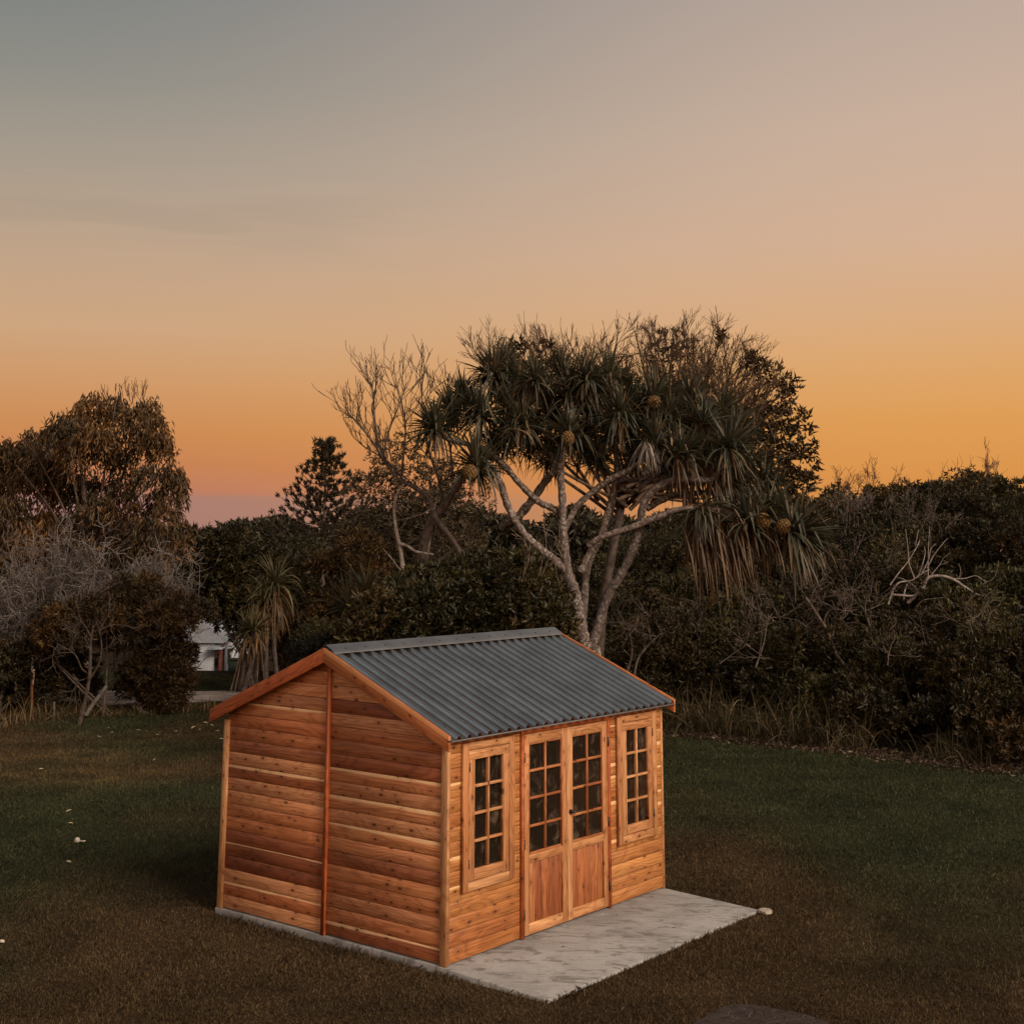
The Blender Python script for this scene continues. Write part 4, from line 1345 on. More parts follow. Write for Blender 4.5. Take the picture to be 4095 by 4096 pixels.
# ------------------------------------------------------------------ shrubs and small trees on the left
def clump_shrub(name, label, cat, spots, depth, dj, ntuft, m, ln, wd, pal, seed, base_px, bark=C_BARK, stems=6, spread=.85, tr=.05):
    rg = np.random.default_rng(seed)
    x = at(base_px, 1000, depth)[0]
    z = float(gz(x, depth))
    t = thing(name, label, cat, (x, depth, z))
    c = np.array([at(a, b, depth + rg.uniform(-dj, dj)) for a, b, _ in spots])
    g = Geo()
    clump_leaves(g, c, np.array([q[2] for q in spots]), ntuft, m, ln, wd, pal, rg, spread)
    g.build('crown', M_leaf, t)
    g = Geo()
    for k in range(stems):
        ci = c[rg.integers(0, len(c))]
        b0 = np.array([x, depth, z - .05]) + rg.normal(0, .2, 3) * (1, 1, 0)
        tube(g, spline([b0, (b0 + ci) / 2 + rg.normal(0, .15, 3), ci], 5), np.linspace(tr, tr * .3, 11), 5, bark)
    for k in range(stems * 2):
        grow(g, c[rg.integers(0, len(c))], rg.normal(0, .6, 3) + (0, -.3, .4), .7, .014, 2, rg, [], .05, .4, 3, .7, .6, bark, .006)
    g.build('trunk', M_bark, t)
    return t
clump_shrub('wattle_bush', 'brown-green wattle bush hanging over the left lawn with a thin forked trunk', 'bush',
            [(120, 1165, .35), (165, 1150, .38), (210, 1135, .35), (255, 1120, .32), (300, 1130, .35), (340, 1140, .3), (380, 1148, .22), (400, 1158, .16), (100, 1195, .35), (150, 1185, .4), (200, 1170, .4), (250, 1165, .4), (300, 1170, .4), (345, 1175, .3), (85, 1230, .25),
             (215, 1205, .35), (265, 1205, .35), (320, 1210, .35), (350, 1230, .25), (130, 1215, .25), (280, 1100, .25), (230, 1100, .2), (100, 1150, .22), (75, 1190, .22)], 33.0, .8, 95, 7, .15, .033, [(.072, .042, .018), (.05, .034, .015), (.036, .028, .013), (.11, .06, .022)], 111, 215, (.08, .06, .05), stems=3, tr=.035)
clump_shrub('rusty_bush', 'dense rusty bush beside the gravel road, reaching down to the lawn', 'bush',
            [(290, 1235, .32), (330, 1230, .32), (350, 1255, .26), (275, 1265, .35), (320, 1265, .38), (352, 1285, .22), (265, 1295, .32), (305, 1298, .35), (340, 1305, .28), (290, 1320, .28), (325, 1322, .25), (250, 1270, .28), (240, 1300, .25)], 33.4, .5, 95, 7, .14, .033, [(.085, .045, .016), (.06, .036, .014), (.045, .03, .013), (.13, .065, .02)], 112, 310, stems=3)
shrub('dark_bush', 'dark low bush at the left border behind the rusty marker post', 'bush', 20, 33.2, 1.6, 2.0, P_DARK, 113, 18, 80, 7, .14, .05, 1.0)
shrub('dark_bush', 'dark bush in deep shade between the marker post and the forked wattle trunk', 'bush', 118, 34.6, 1.25, 1.8, P_DARK, 114, 14, 70, 7, .14, .05, .8)
shrub('evergreen_tree', 'dense dark green tree with a rounded top above the white house', 'tree', 432, 43.5, 1.75, 5.2, P_DARK + P_OLIVE, 115, 40, 85, 7, .17, .06, 1.7, trunk_r=.07, z0=-.1, stems=2, stem_dx=.9, low=.22)
shrub('rusty_tree', 'rust-tinged layered tree right of the young pandanus', 'tree', 665, 40.0, 1.7, 4.7, P_RUST, 116, 30, 85, 7, .16, .05, 1.3, trunk_r=.08, flat=.55)
shrub('dark_tree', 'dark shaded tree with blue-grey leaves behind the gable peak', 'tree', 628, 33.0, .95, 2.3, [(.030, .030, .024), (.04, .04, .03), (.055, .055, .045), (.024, .022, .014)], 117, 18, 80, 7, .14, .05, 1.0)
shrub('olive_tree', 'thin olive tree with speckled open crown left of the pandanus', 'tree', 765, 41.0, 2.1, 8.1, [(.075, .055, .028), (.055, .042, .022), (.10, .066, .032)], 118, 70, 46, 6, .15, .042, 2.0, trunk_r=.1, twigs=26, bark=(.15, .11, .09))
shrub('olive_tree', 'second thin olive tree behind the bare pale tree, level with the lowest pandanus heads', 'tree', 850, 43.0, 1.6, 7.5, [(.065, .047, .024), (.05, .038, .02), (.09, .058, .028)], 218, 44, 36, 6, .15, .042, 1.6, trunk_r=.1, twigs=16, bark=(.13, .095, .078))
shrub('dark_tree', 'dark tree filling the skyline between the conifer and the rounded evergreen', 'tree', 545, 47.0, 1.9, 5.2, P_DARK + P_OLIVE, 219, 40, 60, 6, .18, .06, 1.6, trunk_r=.1)
shrub('round_bush', 'rust-brown rounded bush under the left pandanus limbs', 'bush', 930, 34.0, 1.15, 4.0, P_RUST + P_OLIVE, 119, 22, 80, 7, .15, .04, 1.0)
shrub('round_bush', 'olive rounded bush seen between the two pandanus trunks', 'bush', 1030, 35.5, 1.3, 4.35, P_OLIVE, 120, 24, 80, 7, .15, .045, 1.1)
shrub('olive_bush', 'grey-olive bush filling the gap left of the broad-leaved shrub', 'bush', 700, 32.0, 1.3, 2.8, P_OLIVE + P_DARK, 121, 20, 75, 7, .15, .045, 1.0)

# ------------------------------------------------------------------ hoop pine far behind
rg = np.random.default_rng(131)
ND = 56.0
top = at(616, 842, ND)
zb = float(gz(top[0], ND))
t = thing('norfolk_pine', 'conical pine with tiered upturned branch tips on the skyline', 'tree', (top[0], ND, zb))
g, gt = Geo(), Geo()
tube(gt, [[top[0], ND, zb - .1], [top[0], ND, top[2]]], [.2, .03], 6, (.09, .07, .06))
nlev = 14
for l in range(nlev):
    f = l / (nlev - 1)
    z = top[2] - .25 - f * 4.4 + rg.normal(0, .06)
    R = (.22 + 2.5 * f) * rg.uniform(.9, 1.08)
    for b in range(8):
        a = b * 2 * math.pi / 8 + l * .5 + rg.normal(0, .1)
        d = np.array([math.cos(a), math.sin(a), 0])
        c0 = np.array([top[0], ND, z + rg.normal(0, .1)])
        s = spline([c0, c0 + d * R * .55 + (0, 0, .05 * R), c0 + d * R + (0, 0, .42 * R)], 4)
        tube(gt, s, np.linspace(.03, .014, len(s)), 3, (.07, .05, .04))
        npt = 2 + int(4 * f)
        fr = np.concatenate([np.linspace(.35, .88, npt), [1.0]])
        P = np.array([s[min(len(s) - 1, int(q * (len(s) - 1)))] for q in fr]) + rg.normal(0, .07, (npt + 1, 3)) * (1, 1, .5)
        tufts(g, P, d * .5 + np.array([0, 0, 1.0]) + np.zeros_like(P), 14, .21, .048, [(.034, .030, .017), (.05, .038, .02)], rg, .28)
tufts(g, np.array([top + rg.normal(0, .16, 3) * (1.6, 1.6, .6) for _ in range(18)]), np.tile([0, 0, 1.], (18, 1)), 14, .22, .05, [(.034, .030, .017)], rg, .5)
g.build('crown', M_leaf, t); gt.build('trunk', M_bark, t)

# ------------------------------------------------------------------ young pandanus plants beside the gravel road
def young(label, heads_, seed, depth):
    rg = np.random.default_rng(seed)
    x = at(heads_[0][0], 1000, depth)[0]
    z = float(gz(x, depth))
    t = thing('young_pandanus', label, 'plant', (x, depth, z), 'young pandanus plants by the gravel road')
    gtr = Geo()
    for px, py, s, n, dr, dead in heads_:
        c = at(px, py, depth + rg.uniform(-.3, .3))
        tube(gtr, spline([[c[0] + rg.normal(0, .1), c[1], z - .05], (c + np.array([c[0], c[1], z])) / 2 + rg.normal(0, .05, 3), c], 4), np.linspace(.08, .06, 9), 6, C_BARK)
        ang = np.arange(n) * 2.39996
        f = (np.arange(n) + .5) / n
        el = math.radians(82) - f * math.radians(85)
        D = np.stack([np.cos(ang) * np.cos(el), np.sin(ang) * np.cos(el), np.sin(el)], -1) + rg.normal(0, .08, (n, 3))
        g = Geo()
        straps(g, c + np.zeros((n, 3)), D, s * rg.uniform(.7, 1.15, n), .065, dr * (.3 + f) * rg.uniform(.6, 1.4, n), pick([(.12, .11, .055), (.085, .08, .04), (.17, .13, .065)], n, rg, .25), rg, 6, .4)
        g.build('leaf_head', M_strap, t)
        ang = rg.random(dead) * 2 * math.pi
        D = np.stack([np.cos(ang) * .6, np.sin(ang) * .6, -rg.uniform(.1, .8, dead)], -1)
        g = Geo()
        straps(g, c - np.array([0, 0, .15]) + rg.normal(0, .08, (dead, 3)), D, s * rg.uniform(.7, 1.3, dead), .05, rg.uniform(1.0, 2.2, dead), pick([(.20, .105, .04), (.15, .085, .035), (.26, .15, .065)], dead, rg, .25), rg, 6, .4)
        g.build('dead_leaf_skirt', M_strap, t)
    for k in range(9):                                           # prop roots
        a = k * .7
        c = at(heads_[-1][0], heads_[-1][1], depth)
        tube(gtr, [c + (0, 0, -.3), [c[0] + .35 * math.cos(a), c[1] + .3 * math.sin(a), z - .05]], [.03, .022], 5, (.2, .14, .10))
    gtr.build('trunk', M_bark, t)
young('tall young pandanus with long leaves drooping like a mop', [(520, 1105, 1.15, 64, 1.6, 80), (505, 1130, 1.0, 40, 1.8, 60), (490, 1150, .9, 30, 1.8, 40)], 141, 38.5)
young('short young pandanus with an open fan of leaves on prop roots', [(478, 1190, .75, 46, .7, 26), (462, 1195, .7, 30, .8, 20)], 142, 38.0)
young('blue-green spiky pandanus clump half hidden left of the broad-leaved shrub', [(660, 1150, .9, 50, .6, 10), (690, 1120, .9, 44, .6, 8)], 143, 31.0)

# ------------------------------------------------------------------ scrub-covered bank on the right
shrub('bank_shrub', 'dark shrub right of the shed eave with a black hollow beneath its branches', 'bush', 1240, 32.2, 1.25, 2.9, P_DARK, 151, 18, 85, 7, .13, .04, 1.0, twigs=8, bark=(.11, .085, .07))
shrub('bank_shrub', 'olive shrub on the bank under the hanging pandanus thatch', 'bush', 1390, 33.0, 1.7, 2.3, P_DARK + P_OLIVE, 152, 24, 85, 7, .13, .04, 1.1, twigs=7, bark=(.11, .085, .07))
shrub('bank_shrub', 'broad brown-olive shrub at the lawn edge in the middle of the right bank', 'bush', 1565, 30.8, 1.7, 2.2, P_DARK + P_OLIVE[:2], 153, 26, 85, 7, .12, .035, 1.1, twigs=10, bark=(.11, .085, .07))
shrub('bank_shrub', 'low dense shrub beneath the bleached fallen tree', 'bush', 1735, 29.5, 1.7, 1.9, P_DARK + P_OLIVE[:2], 154, 26, 85, 7, .12, .035, 1.1, twigs=3)
shrub('bank_shrub', 'tall shrub at the right border rising over the lawn corner', 'bush', 1895, 28.2, 1.6, 2.5, P_DARK + P_OLIVE[:1], 155, 26, 85, 7, .12, .04, 1.1, twigs=6, bark=(.17, .13, .11))
shrub('bank_shrub', 'spreading brown shrub with a leaning grey trunk left of the bleached fallen tree', 'bush', 1585, 34.5, 1.9, 2.7, [(.07, .047, .022), (.05, .04, .019), (.036, .03, .014)], 156, 28, 70, 7, .13, .035, 1.2, twigs=22, bark=(.12, .092, .077), trunk_r=.09)
shrub('skyline_shrub', 'leafy shrub standing highest on the skyline right of the pandanus', 'bush', 1705, 43.5, 1.35, 2.75, P_RUST + P_OLIVE, 157, 20, 50, 6, .17, .055, 1.0, twigs=8, bark=(.12, .08, .06))
shrub('skyline_shrub', 'rounded olive shrub with a golden top near the right border of the skyline', 'bush', 1880, 41.5, 1.9, 2.75, P_OLIVE, 158, 26, 80, 7, .17, .05, 1.4, twigs=5)
shrub('skyline_shrub', 'flat-topped shrub on the skyline midway to the right border', 'bush', 1795, 43.0, 1.7, 2.6, P_OLIVE + P_DARK, 159, 24, 80, 7, .17, .05, 1.3, twigs=8, bark=(.17, .11, .08))
def twig_clump(label, spots, depth, seed, col, n, hgt):
    rg = np.random.default_rng(seed)
    p0 = at(*spots[0], depth)
    t = thing('bare_sapling', label, 'sapling', (p0[0], depth, gz(p0[0], depth)), 'bare saplings on the skyline bank')
    g = Geo()
    for px, py in spots:
        for k in range(n):
            b = at(px + rg.normal(0, 9), py + rg.normal(0, 5), depth + rg.uniform(-.5, .5))
            b0 = b + (rg.normal(0, .1), 0, 0)
            b0[2] = max(float(gz(b0[0], b0[1])), b[2] - 1.2)
            tube(g, [b0, b], [.018, .013], 4, col)
            grow(g, b, (rg.normal(.15, .45), rg.normal(0, .4), 1), hgt * rg.uniform(.5, 1.1), .012, 2, rg, [], .06, .35, 4, .75, .68, col, .007)
    g.build('trunk', M_bark, t)
twig_clump('thin bare reddish saplings against the orange sky right of the pandanus', [(1575, 945), (1605, 935), (1632, 930), (1655, 920)], 43.0, 161, (.16, .085, .05), 3, .55)
twig_clump('single spray of bare twigs on the skyline near the right border', [(1872, 905), (1860, 905)], 42.0, 162, (.16, .08, .05), 3, .6)
twig_clump('pale grey leafless stems below the skyline right of the pandanus', [(1590, 985), (1620, 975), (1645, 975), (1610, 960), (1670, 985), (1700, 975)], 39.0, 163, (.17, .135, .12), 3, .5)
twig_clump('grey feathery twigs above the bleached fallen tree', [(1720, 1010), (1740, 1015), (1755, 1000), (1780, 1000)], 37.5, 164, (.12, .092, .078), 4, .6)

# bleached fallen tree on the bank
FD = 33.0
CW = (.27, .23, .21)
p0 = at(1700, 1130, FD)
t = thing('fallen_tree', 'bleached dead tree with arching grey branches lying in the scrub on the right bank', 'dead tree', (p0[0], FD, gz(p0[0], FD)))
g = Geo()
cv = lambda pts: [(1460 + x * .2442, 825.6 + y * .2442) for x, y in pts]
for pts, r0, r1, d1 in [([(1030, 1280), (1090, 1220), (1150, 1160), (1190, 1085), (1280, 1070), (1380, 1095), (1480, 1160), (1570, 1215), (1640, 1230)], .075, .035, -.7),
                        ([(880, 1290), (910, 1200), (960, 1125), (1060, 1105), (1130, 1060), (1200, 1020)], .045, .02, -.3),
                        ([(910, 1215), (960, 1218), (1070, 1225), (1110, 1200)], .05, .04, -.3), ([(895, 1140), (960, 1050), (1040, 950), (1110, 830), (1125, 790)], .03, .010, .3),
                        ([(1040, 940), (1030, 820), (1015, 710)], .018, .008, .3), ([(1090, 840), (1115, 710)], .014, .007, .2), ([(1085, 1090), (1050, 1000), (1035, 940)], .03, .018, .2),
                        ([(1110, 1080), (1140, 1000), (1165, 900), (1160, 840)], .03, .010, .2), ([(1140, 1050), (1190, 950), (1210, 860), (1250, 820)], .03, .010, -.2), ([(1180, 1010), (1240, 900), (1320, 800), (1345, 780)], .026, .008, -.2),
                        ([(1215, 1060), (1280, 980), (1310, 930), (1360, 890)], .022, .008, -.3), ([(1270, 990), (1350, 960)], .014, .007, -.2), ([(1380, 1090), (1470, 1090), (1560, 1070), (1640, 1115), (1700, 1080), (1725, 1010)], .026, .008, -.5),
                        ([(1430, 1085), (1440, 1030), (1425, 975)], .02, .012, -.3), ([(1440, 1075), (1455, 1040)], .012, .008, -.2), ([(1090, 1320), (1150, 1260), (1240, 1245), (1330, 1240), (1380, 1290), (1390, 1320)], .026, .010, -.9),
                        ([(1300, 1240), (1340, 1190), (1350, 1140)], .015, .007, -.7), ([(1680, 1260), (1780, 1265), (1825, 1255)], .018, .008, -.9), ([(1780, 1265), (1800, 1230)], .01, .006, -.9), ([(1190, 1100), (1190, 900), (1200, 690)], .02, .007, .3),
                        ([(1000, 1260), (1010, 1180), (1030, 1130)], .04, .02, .1), ([(1100, 1160), (1040, 1120), (990, 1090), (950, 1085)], .02, .01, .1)]:
    limb(g, cv(pts), r0 * .6, r1 * .75, -.1, d1, CW, FD, 5, 6)
g.build('trunk', M_bark, t)
# grey crooked stems standing in the scrub
def stems(label, parts_, depth, col, seed, name='grey_sapling'):
    x = at(*parts_[0][0][0], depth)
    t = thing(name, label, 'sapling', (x[0], depth, gz(x[0], depth)))
    g = Geo()
    rg = np.random.default_rng(seed)
    for pts, r0, r1, tw in parts_:
        s = limb(g, pts, r0, r1, 0, rg.uniform(-.5, .1), col, depth, 5, 6)
        for q in range(tw):
            i = rg.integers(len(s) // 2, len(s))
            grow(g, s[i], rg.normal(0, .6, 3) + (0, -.1, .5), rg.uniform(.3, .6), .014, 2, rg, [], .05, .4, 3, .7, .65, col, .007)
    g.build('trunk', M_bark, t)
CG = (.115, .088, .072)
stems('crooked grey stem left of the bleached fallen tree', [(cv([(715, 1540), (735, 1450), (705, 1360), (705, 1260), (745, 1200), (745, 1150)]), .03, .014, 3), (cv([(712, 1340), (780, 1310), (850, 1280)]), .014, .007, 2)], 31.2, CG, 171)
stems('leaning grey trunk forking in front of the spreading brown shrub', [(cv([(540, 1760), (480, 1680), (445, 1590), (395, 1470), (330, 1370), (280, 1290), (230, 1220)]), .055, .03, 4), (cv([(440, 1580), (460, 1490), (490, 1420), (560, 1380)]), .03, .012, 5), (cv([(395, 1460), (390, 1400), (440, 1330), (560, 1340), (650, 1330)]), .02, .008, 4)], 30.6, CG, 172)
stems('thin pale stems under the dark shrub beside the roof corner', [([(1183, 1268), (1192, 1230), (1186, 1190), (1180, 1170)], .03, .012, 5), ([(1196, 1275), (1205, 1240), (1235, 1205), (1250, 1195)], .03, .014, 4), ([(1190, 1240), (1172, 1222)], .02, .008, 2)], 29.6, (.12, .095, .08), 173)
stems('bare arching grey twigs over the tall grass right of the roof corner', [([(1425, 1260), (1440, 1215), (1450, 1170), (1475, 1165)], .02, .009, 6), ([(1358, 1252), (1395, 1225), (1415, 1215)], .016, .008, 3), ([(1415, 1220), (1385, 1205), (1398, 1210), (1440, 1240)], .016, .008, 4)], 30.2, (.12, .095, .08), 174)
stems('small forked bare sapling low on the bank near the right border', [(cv([(1560, 1610), (1540, 1540), (1510, 1450), (1470, 1380)]), .02, .009, 6), (cv([(1555, 1600), (1590, 1520), (1620, 1450)]), .014, .007, 4)], 28.6, CG, 175)
stems('thin bent dead stem in the scrub below the bleached fallen tree', [(cv([(875, 1760), (880, 1680), (840, 1610)]), .016, .008, 2), (cv([(878, 1700), (905, 1600), (930, 1560), (930, 1490)]), .014, .007, 0)], 28.8, CG, 176)
# forked trunk in front of the wattle, and the grey leaning log beside it
stems('slender forked trunk with curved branches at the left lawn edge under the wattle', [([(150, 1368), (162, 1320), (170, 1270), (172, 1210), (178, 1180)], .055, .025, 3), ([(168, 1285), (188, 1250), (192, 1215), (186, 1185)], .028, .012, 3), ([(170, 1272), (155, 1262), (142, 1235), (110, 1215)], .02, .009, 4),
      ([(168, 1278), (150, 1284), (138, 1272)], .014, .008, 1), ([(174, 1205), (160, 1180), (145, 1165)], .018, .008, 3)], 31.3, (.075, .055, .045), 177)
q = at(168, 1352, 31.4)
t = thing('leaning_log', 'short weathered grey log leaning behind the slender forked trunk', 'log', (q[0], 31.4, gz(q[0], 31.4)))
g = Geo(); limb(g, [(162, 1350), (175, 1330), (190, 1310), (202, 1294)], .05, .04, 0, .2, (.11, .092, .082), 31.6); g.build('log', M_bark, t, True)

# ------------------------------------------------------------------ thicket: the mass of scrub nobody could take apart
rg = np.random.default_rng(201)
g = Geo()
lob = []
for k in range(2600):
    x, y = rg.uniform(-5, 22), rg.uniform(23, 50)
    d = edge_d(x, y)
    if d < 1.3 or abs(x) > y * .43 + 1.5 or y - .45 * abs(x - 4) > 47:
        continue
    if any((x - a) ** 2 + (y - b) ** 2 < 1.0 for a, b, *_ in lob):
        continue
    lob.append((x, y, rg.uniform(.8, 1.35), rg.uniform(.9, 1.6) * (.75 if d < 3.5 else 1.0 + .25 * smooth(8, 13, d)) * (1.25 if x < 5 else 1)))
for k in range(16):                                              # low scrub behind the left lawn and round the house
    lob.append((rg.uniform(-19, -12.5), rg.uniform(33, 40), 1.1, rg.uniform(.8, 1.4)))
for k in range(26):
    xx, yy = rg.uniform(-5.5, -1), rg.uniform(33.5, 46)
    if not 340 < xx / yy * 2524 + 966 < 610:
        lob.append((xx, yy, 1.1, rg.uniform(1.0, 1.8)))
P_MOSS = [(.075, .066, .024), (.058, .056, .022), (.10, .078, .028)]
pals = [P_DARK, P_DARK + P_OLIVE, P_OLIVE, P_MOSS, P_OLIVE + P_MOSS, P_DARK + P_RUST[:2], P_DARK]
for x, y, r, h in lob:
    zb = float(gz(x, y))
    c, rr = clumps(x, y, zb, r, r, h * 1.5, 7, rg, .3)
    s = 1 + max(0, y - 32) * .02
    clump_leaves(g, c, rr * 1.1, 62 if y < 38 else 44, 6, .125 * s, .042 * s, pals[rg.integers(0, 7)], rg)
tag(g.build('scrub_thicket', M_leaf), 'continuous dark coastal scrub covering the bank and gaps between trees', 'scrub', kind='stuff')
g = Geo()
for x, y, r, h in lob[::3]:
    for k in range(1):
        b = np.array([x + rg.normal(0, r * .5), y - r * .5, float(gz(x, y)) + h * rg.uniform(.3, 1.0)])
        cg = np.array(CG) * rg.uniform(.4, .85)
        grow(g, b, (rg.normal(0, .8), -.5, rg.uniform(.1, .9)), rg.uniform(.5, 1.1), .013, 1, rg, [], .02, .45, 4, .7, .65, cg, .0065)
tag(g.build('thicket_twigs', M_bark), 'fine bare twigs through the dark scrub of the bank', 'twigs', kind='stuff')
# far treeline
g = Geo()
for k in range(150):
    y = rg.uniform(80, 105)
    x = rg.uniform(-.5, .5) * y
    if x > 12:
        continue
    h = rg.uniform(.75, 1.0) * (5.6 + .5 * (x > -12)) * y / 92
    d = sphere_pts(420, rg, .4)
    T = np.array([x, y, h - 2.4]) + d * rg.uniform(.5, 1, (420, 1)) ** .5 * np.array([2.6, 2.0, 2.4])
    tufts(g, T, d, 4, .5, .2, [(.045, .036, .018), (.032, .028, .015)], rg, .9)
tag(g.build('far_treeline', M_leaf), 'dark far wood along the horizon', 'wood', kind='stuff')

# ------------------------------------------------------------------ tall grass and litter along the scrub edge
rg = np.random.default_rng(211)
g = Geo()
n = 7600
t_ = rg.uniform(-6.5, 13, n)
off = rg.gamma(2.0, .55, n) + .15
x = 3.5 + .725 * t_ + .688 * off
y = 30.2 - .688 * t_ + .725 * off
dens = vnoise(x * .9, y * .9, 6) + .35 * (x < 7)
k = (dens > .48)
x, y = x[k], y[k]
n = len(x)
P = np.stack([x, y, gz(x, y) - .02], -1)
D = np.stack([rg.normal(0, .45, n), rg.normal(-.1, .45, n), np.ones(n)], -1)
tall = np.where(x < 7, 1.15, .72)
straps(g, P, D, tall * rg.uniform(.5, 1.25, n), .017, rg.uniform(.4, 2.6, n), pick([(.12, .09, .052), (.08, .06, .032), (.05, .044, .022), (.19, .145, .09), (.04, .036, .02)], n, rg, .3), rg, 6, .3)
n = 900                                                          # left border
x = rg.uniform(-13.5, -7.2, n)
y = 31.0 + (x + 12) * .62 + rg.uniform(-.4, .9, n)
P = np.stack([x, y, gz(x, y) - .02], -1)
D = np.stack([rg.normal(0, .4, n), rg.normal(-.1, .4, n), np.ones(n)], -1)
straps(g, P, D, rg.uniform(.2, .7, n) * np.where(x < -9.5, 1.2, .6), .017, rg.uniform(.3, 2.6, n), pick([(.15, .10, .055), (.10, .07, .036), (.07, .055, .028), (.22, .15, .09)], n, rg, .3), rg, 6, .3)
tag(g.build('tall_grass', M_grass), 'tall dry arching grass along the foot of the scrub', 'grass', kind='stuff')
g = Geo()
n = 9000
t_ = rg.uniform(-2.5, 13, n)
off = rg.normal(.25, .32, n)
x, y = 3.5 + .725 * t_ + .688 * off, 30.2 - .688 * t_ + .725 * off
P = np.stack([x, y, gz(x, y) + rg.uniform(.005, .05, n)], -1)
D = rg.normal(0, 1, (n, 3)) * (1, 1, .25)
leaves(g, P, D, .09, .035, pick([(.085, .048, .028), (.055, .032, .02), (.12, .075, .045), (.05, .03, .02), (.16, .12, .085)], n, rg, .3), rg)
tag(g.build('leaf_litter', M_leaf), 'brown leaf litter along the edge of the right lawn', 'leaf litter', kind='stuff')

# ------------------------------------------------------------------ white house far left
HD = 62.0
hb = at(400, 1275, HD)
s = HD / 2524.0
hx = lambda px: float(at(px, 1100, HD)[0])
hz = lambda py: float(at(400, py, HD)[2])
zf = float(gz(hb[0], HD)) - .1
t = thing('white_house', 'small white house with pale tin roof seen through a gap in the trees at left', 'house', (hx(390), HD, zf))
def hbox(g, x0, x1, y0, y1, z0, z1):
    box(g, x0, x1, y0, y1, z0, z1)
g = Geo(); box(g, hx(330), hx(411), HD, HD + 5, zf, hz(1213)); g.build('wall', M_white, t)
g = Geo()
xa, xb, xm = hx(326), hx(434), hx(380)
V = [(xa, HD - .15, hz(1213)), (xb, HD - .15, hz(1213)), (xm, HD - .15, hz(1165)), (xa, HD + 5.2, hz(1213)), (xb, HD + 5.2, hz(1213)), (xm, HD + 5.2, hz(1165))]
g.add(np.array(V, float), [[0, 1, 2], [5, 4, 3]]); g.add(np.array(V, float), [[0, 2, 5, 3], [1, 4, 5, 2], [0, 3, 4, 1]])
g.build('roof', M_tin, t)
g = Geo(); box(g, hx(411), hx(417), HD + .4, HD + 5, zf, hz(1213)); box(g, hx(424.5), hx(446), HD + .6, HD + 5, zf, hz(1215)); g.build('wall', M_white, t)
g = Geo(); box(g, hx(408), hx(428), HD - .5, HD + .5, hz(1224), hz(1221)); V = [(hx(404), HD - .6, hz(1224)), (hx(430), HD - .6, hz(1224)), (hx(430), HD + .4, hz(1214)), (hx(404), HD + .4, hz(1214))]; g.add(np.array(V, float), [[0, 1, 2, 3]]); g.build('awning', M_tin, t)
g = Geo(); box(g, hx(412), hx(421), HD - .03, HD + .4, hz(1255), hz(1229)); g.build('window', M_brownglass, t)
g = Geo(); box(g, hx(420), hx(424.5), HD - .2, HD + .3, zf, hz(1224)); tube(g, [[hx(416), HD - .2, hz(1234)], [hx(432), HD - .2, hz(1212)]], .05, 4, cap=True); g.build('post', M_darkred, t)
g = Geo(); box(g, hx(432), hx(437), HD + .55, HD + .62, hz(1256), hz(1226)); g.build('window', M_brownglass, t)
gd = 43.0
c = at(447, 1262, gd)
q = thing('green_box', 'grey-green utility box beside the white house', 'box', (c[0], gd, gz(c[0], gd)))
g = Geo(); zz = float(gz(c[0], gd)); h = float(at(447, 1246, gd)[2])
box(g, c[0] - .27, c[0] + .27, gd, gd + .45, zz, h); g.build('cabinet', M_green, q)
g = Geo(); box(g, c[0] - .30, c[0] + .30, gd - .03, gd + .48, h, h + .035); g.build('lid', M_green, q)

# ------------------------------------------------------------------ posts, sticks, litter
def post(label, name, px, top, bot, w, m, m2=None, f=.4):
    lo, hi = 24.0, 45.0
    r = ray(px, bot)
    for _ in range(60):
        md = (lo + hi) / 2
        p = at(px, bot, md)
        if p[2] > gz(p[0], p[1]): lo = md
        else: hi = md
    d = md
    p, tp = at(px, bot, d), at(px + (2 if m2 else 0), top, d)
    t = thing(name, label, 'post', (p[0], d, gz(p[0], d)))
    mid = p + (tp - p) * (1 - f)
    g = Geo(); tube(g, [p - (0, 0, .1), mid], [w, w], 4, cap=True); g.build('shaft', m, t)
    g = Geo(); tube(g, [mid, tp], [w, w * .98], 4, cap=True); g.build('head', m2 or m, t)
    if m2:
        g = Geo(); a = mid + np.array([.03, -w * .9, .05]); box(g, a[0] - .02, a[0] + .03, a[1] - .012, a[1], a[2] - .15, a[2] + .22); g.build('plate', M_drift, t)
post('thin rusty marker post with a grey upper part at the left lawn edge', 'marker_post', 60, 1240, 1352, .04, M_post, M_greytop)
post('short weathered grey stump post just behind the far roof corner', 'stump_post', 1165, 1244, 1300, .06, M_greytop)
post('short thin broken stake in the grass right of the rusty marker post', 'broken_stake', 103, 1324, 1356, .03, M_greytop)

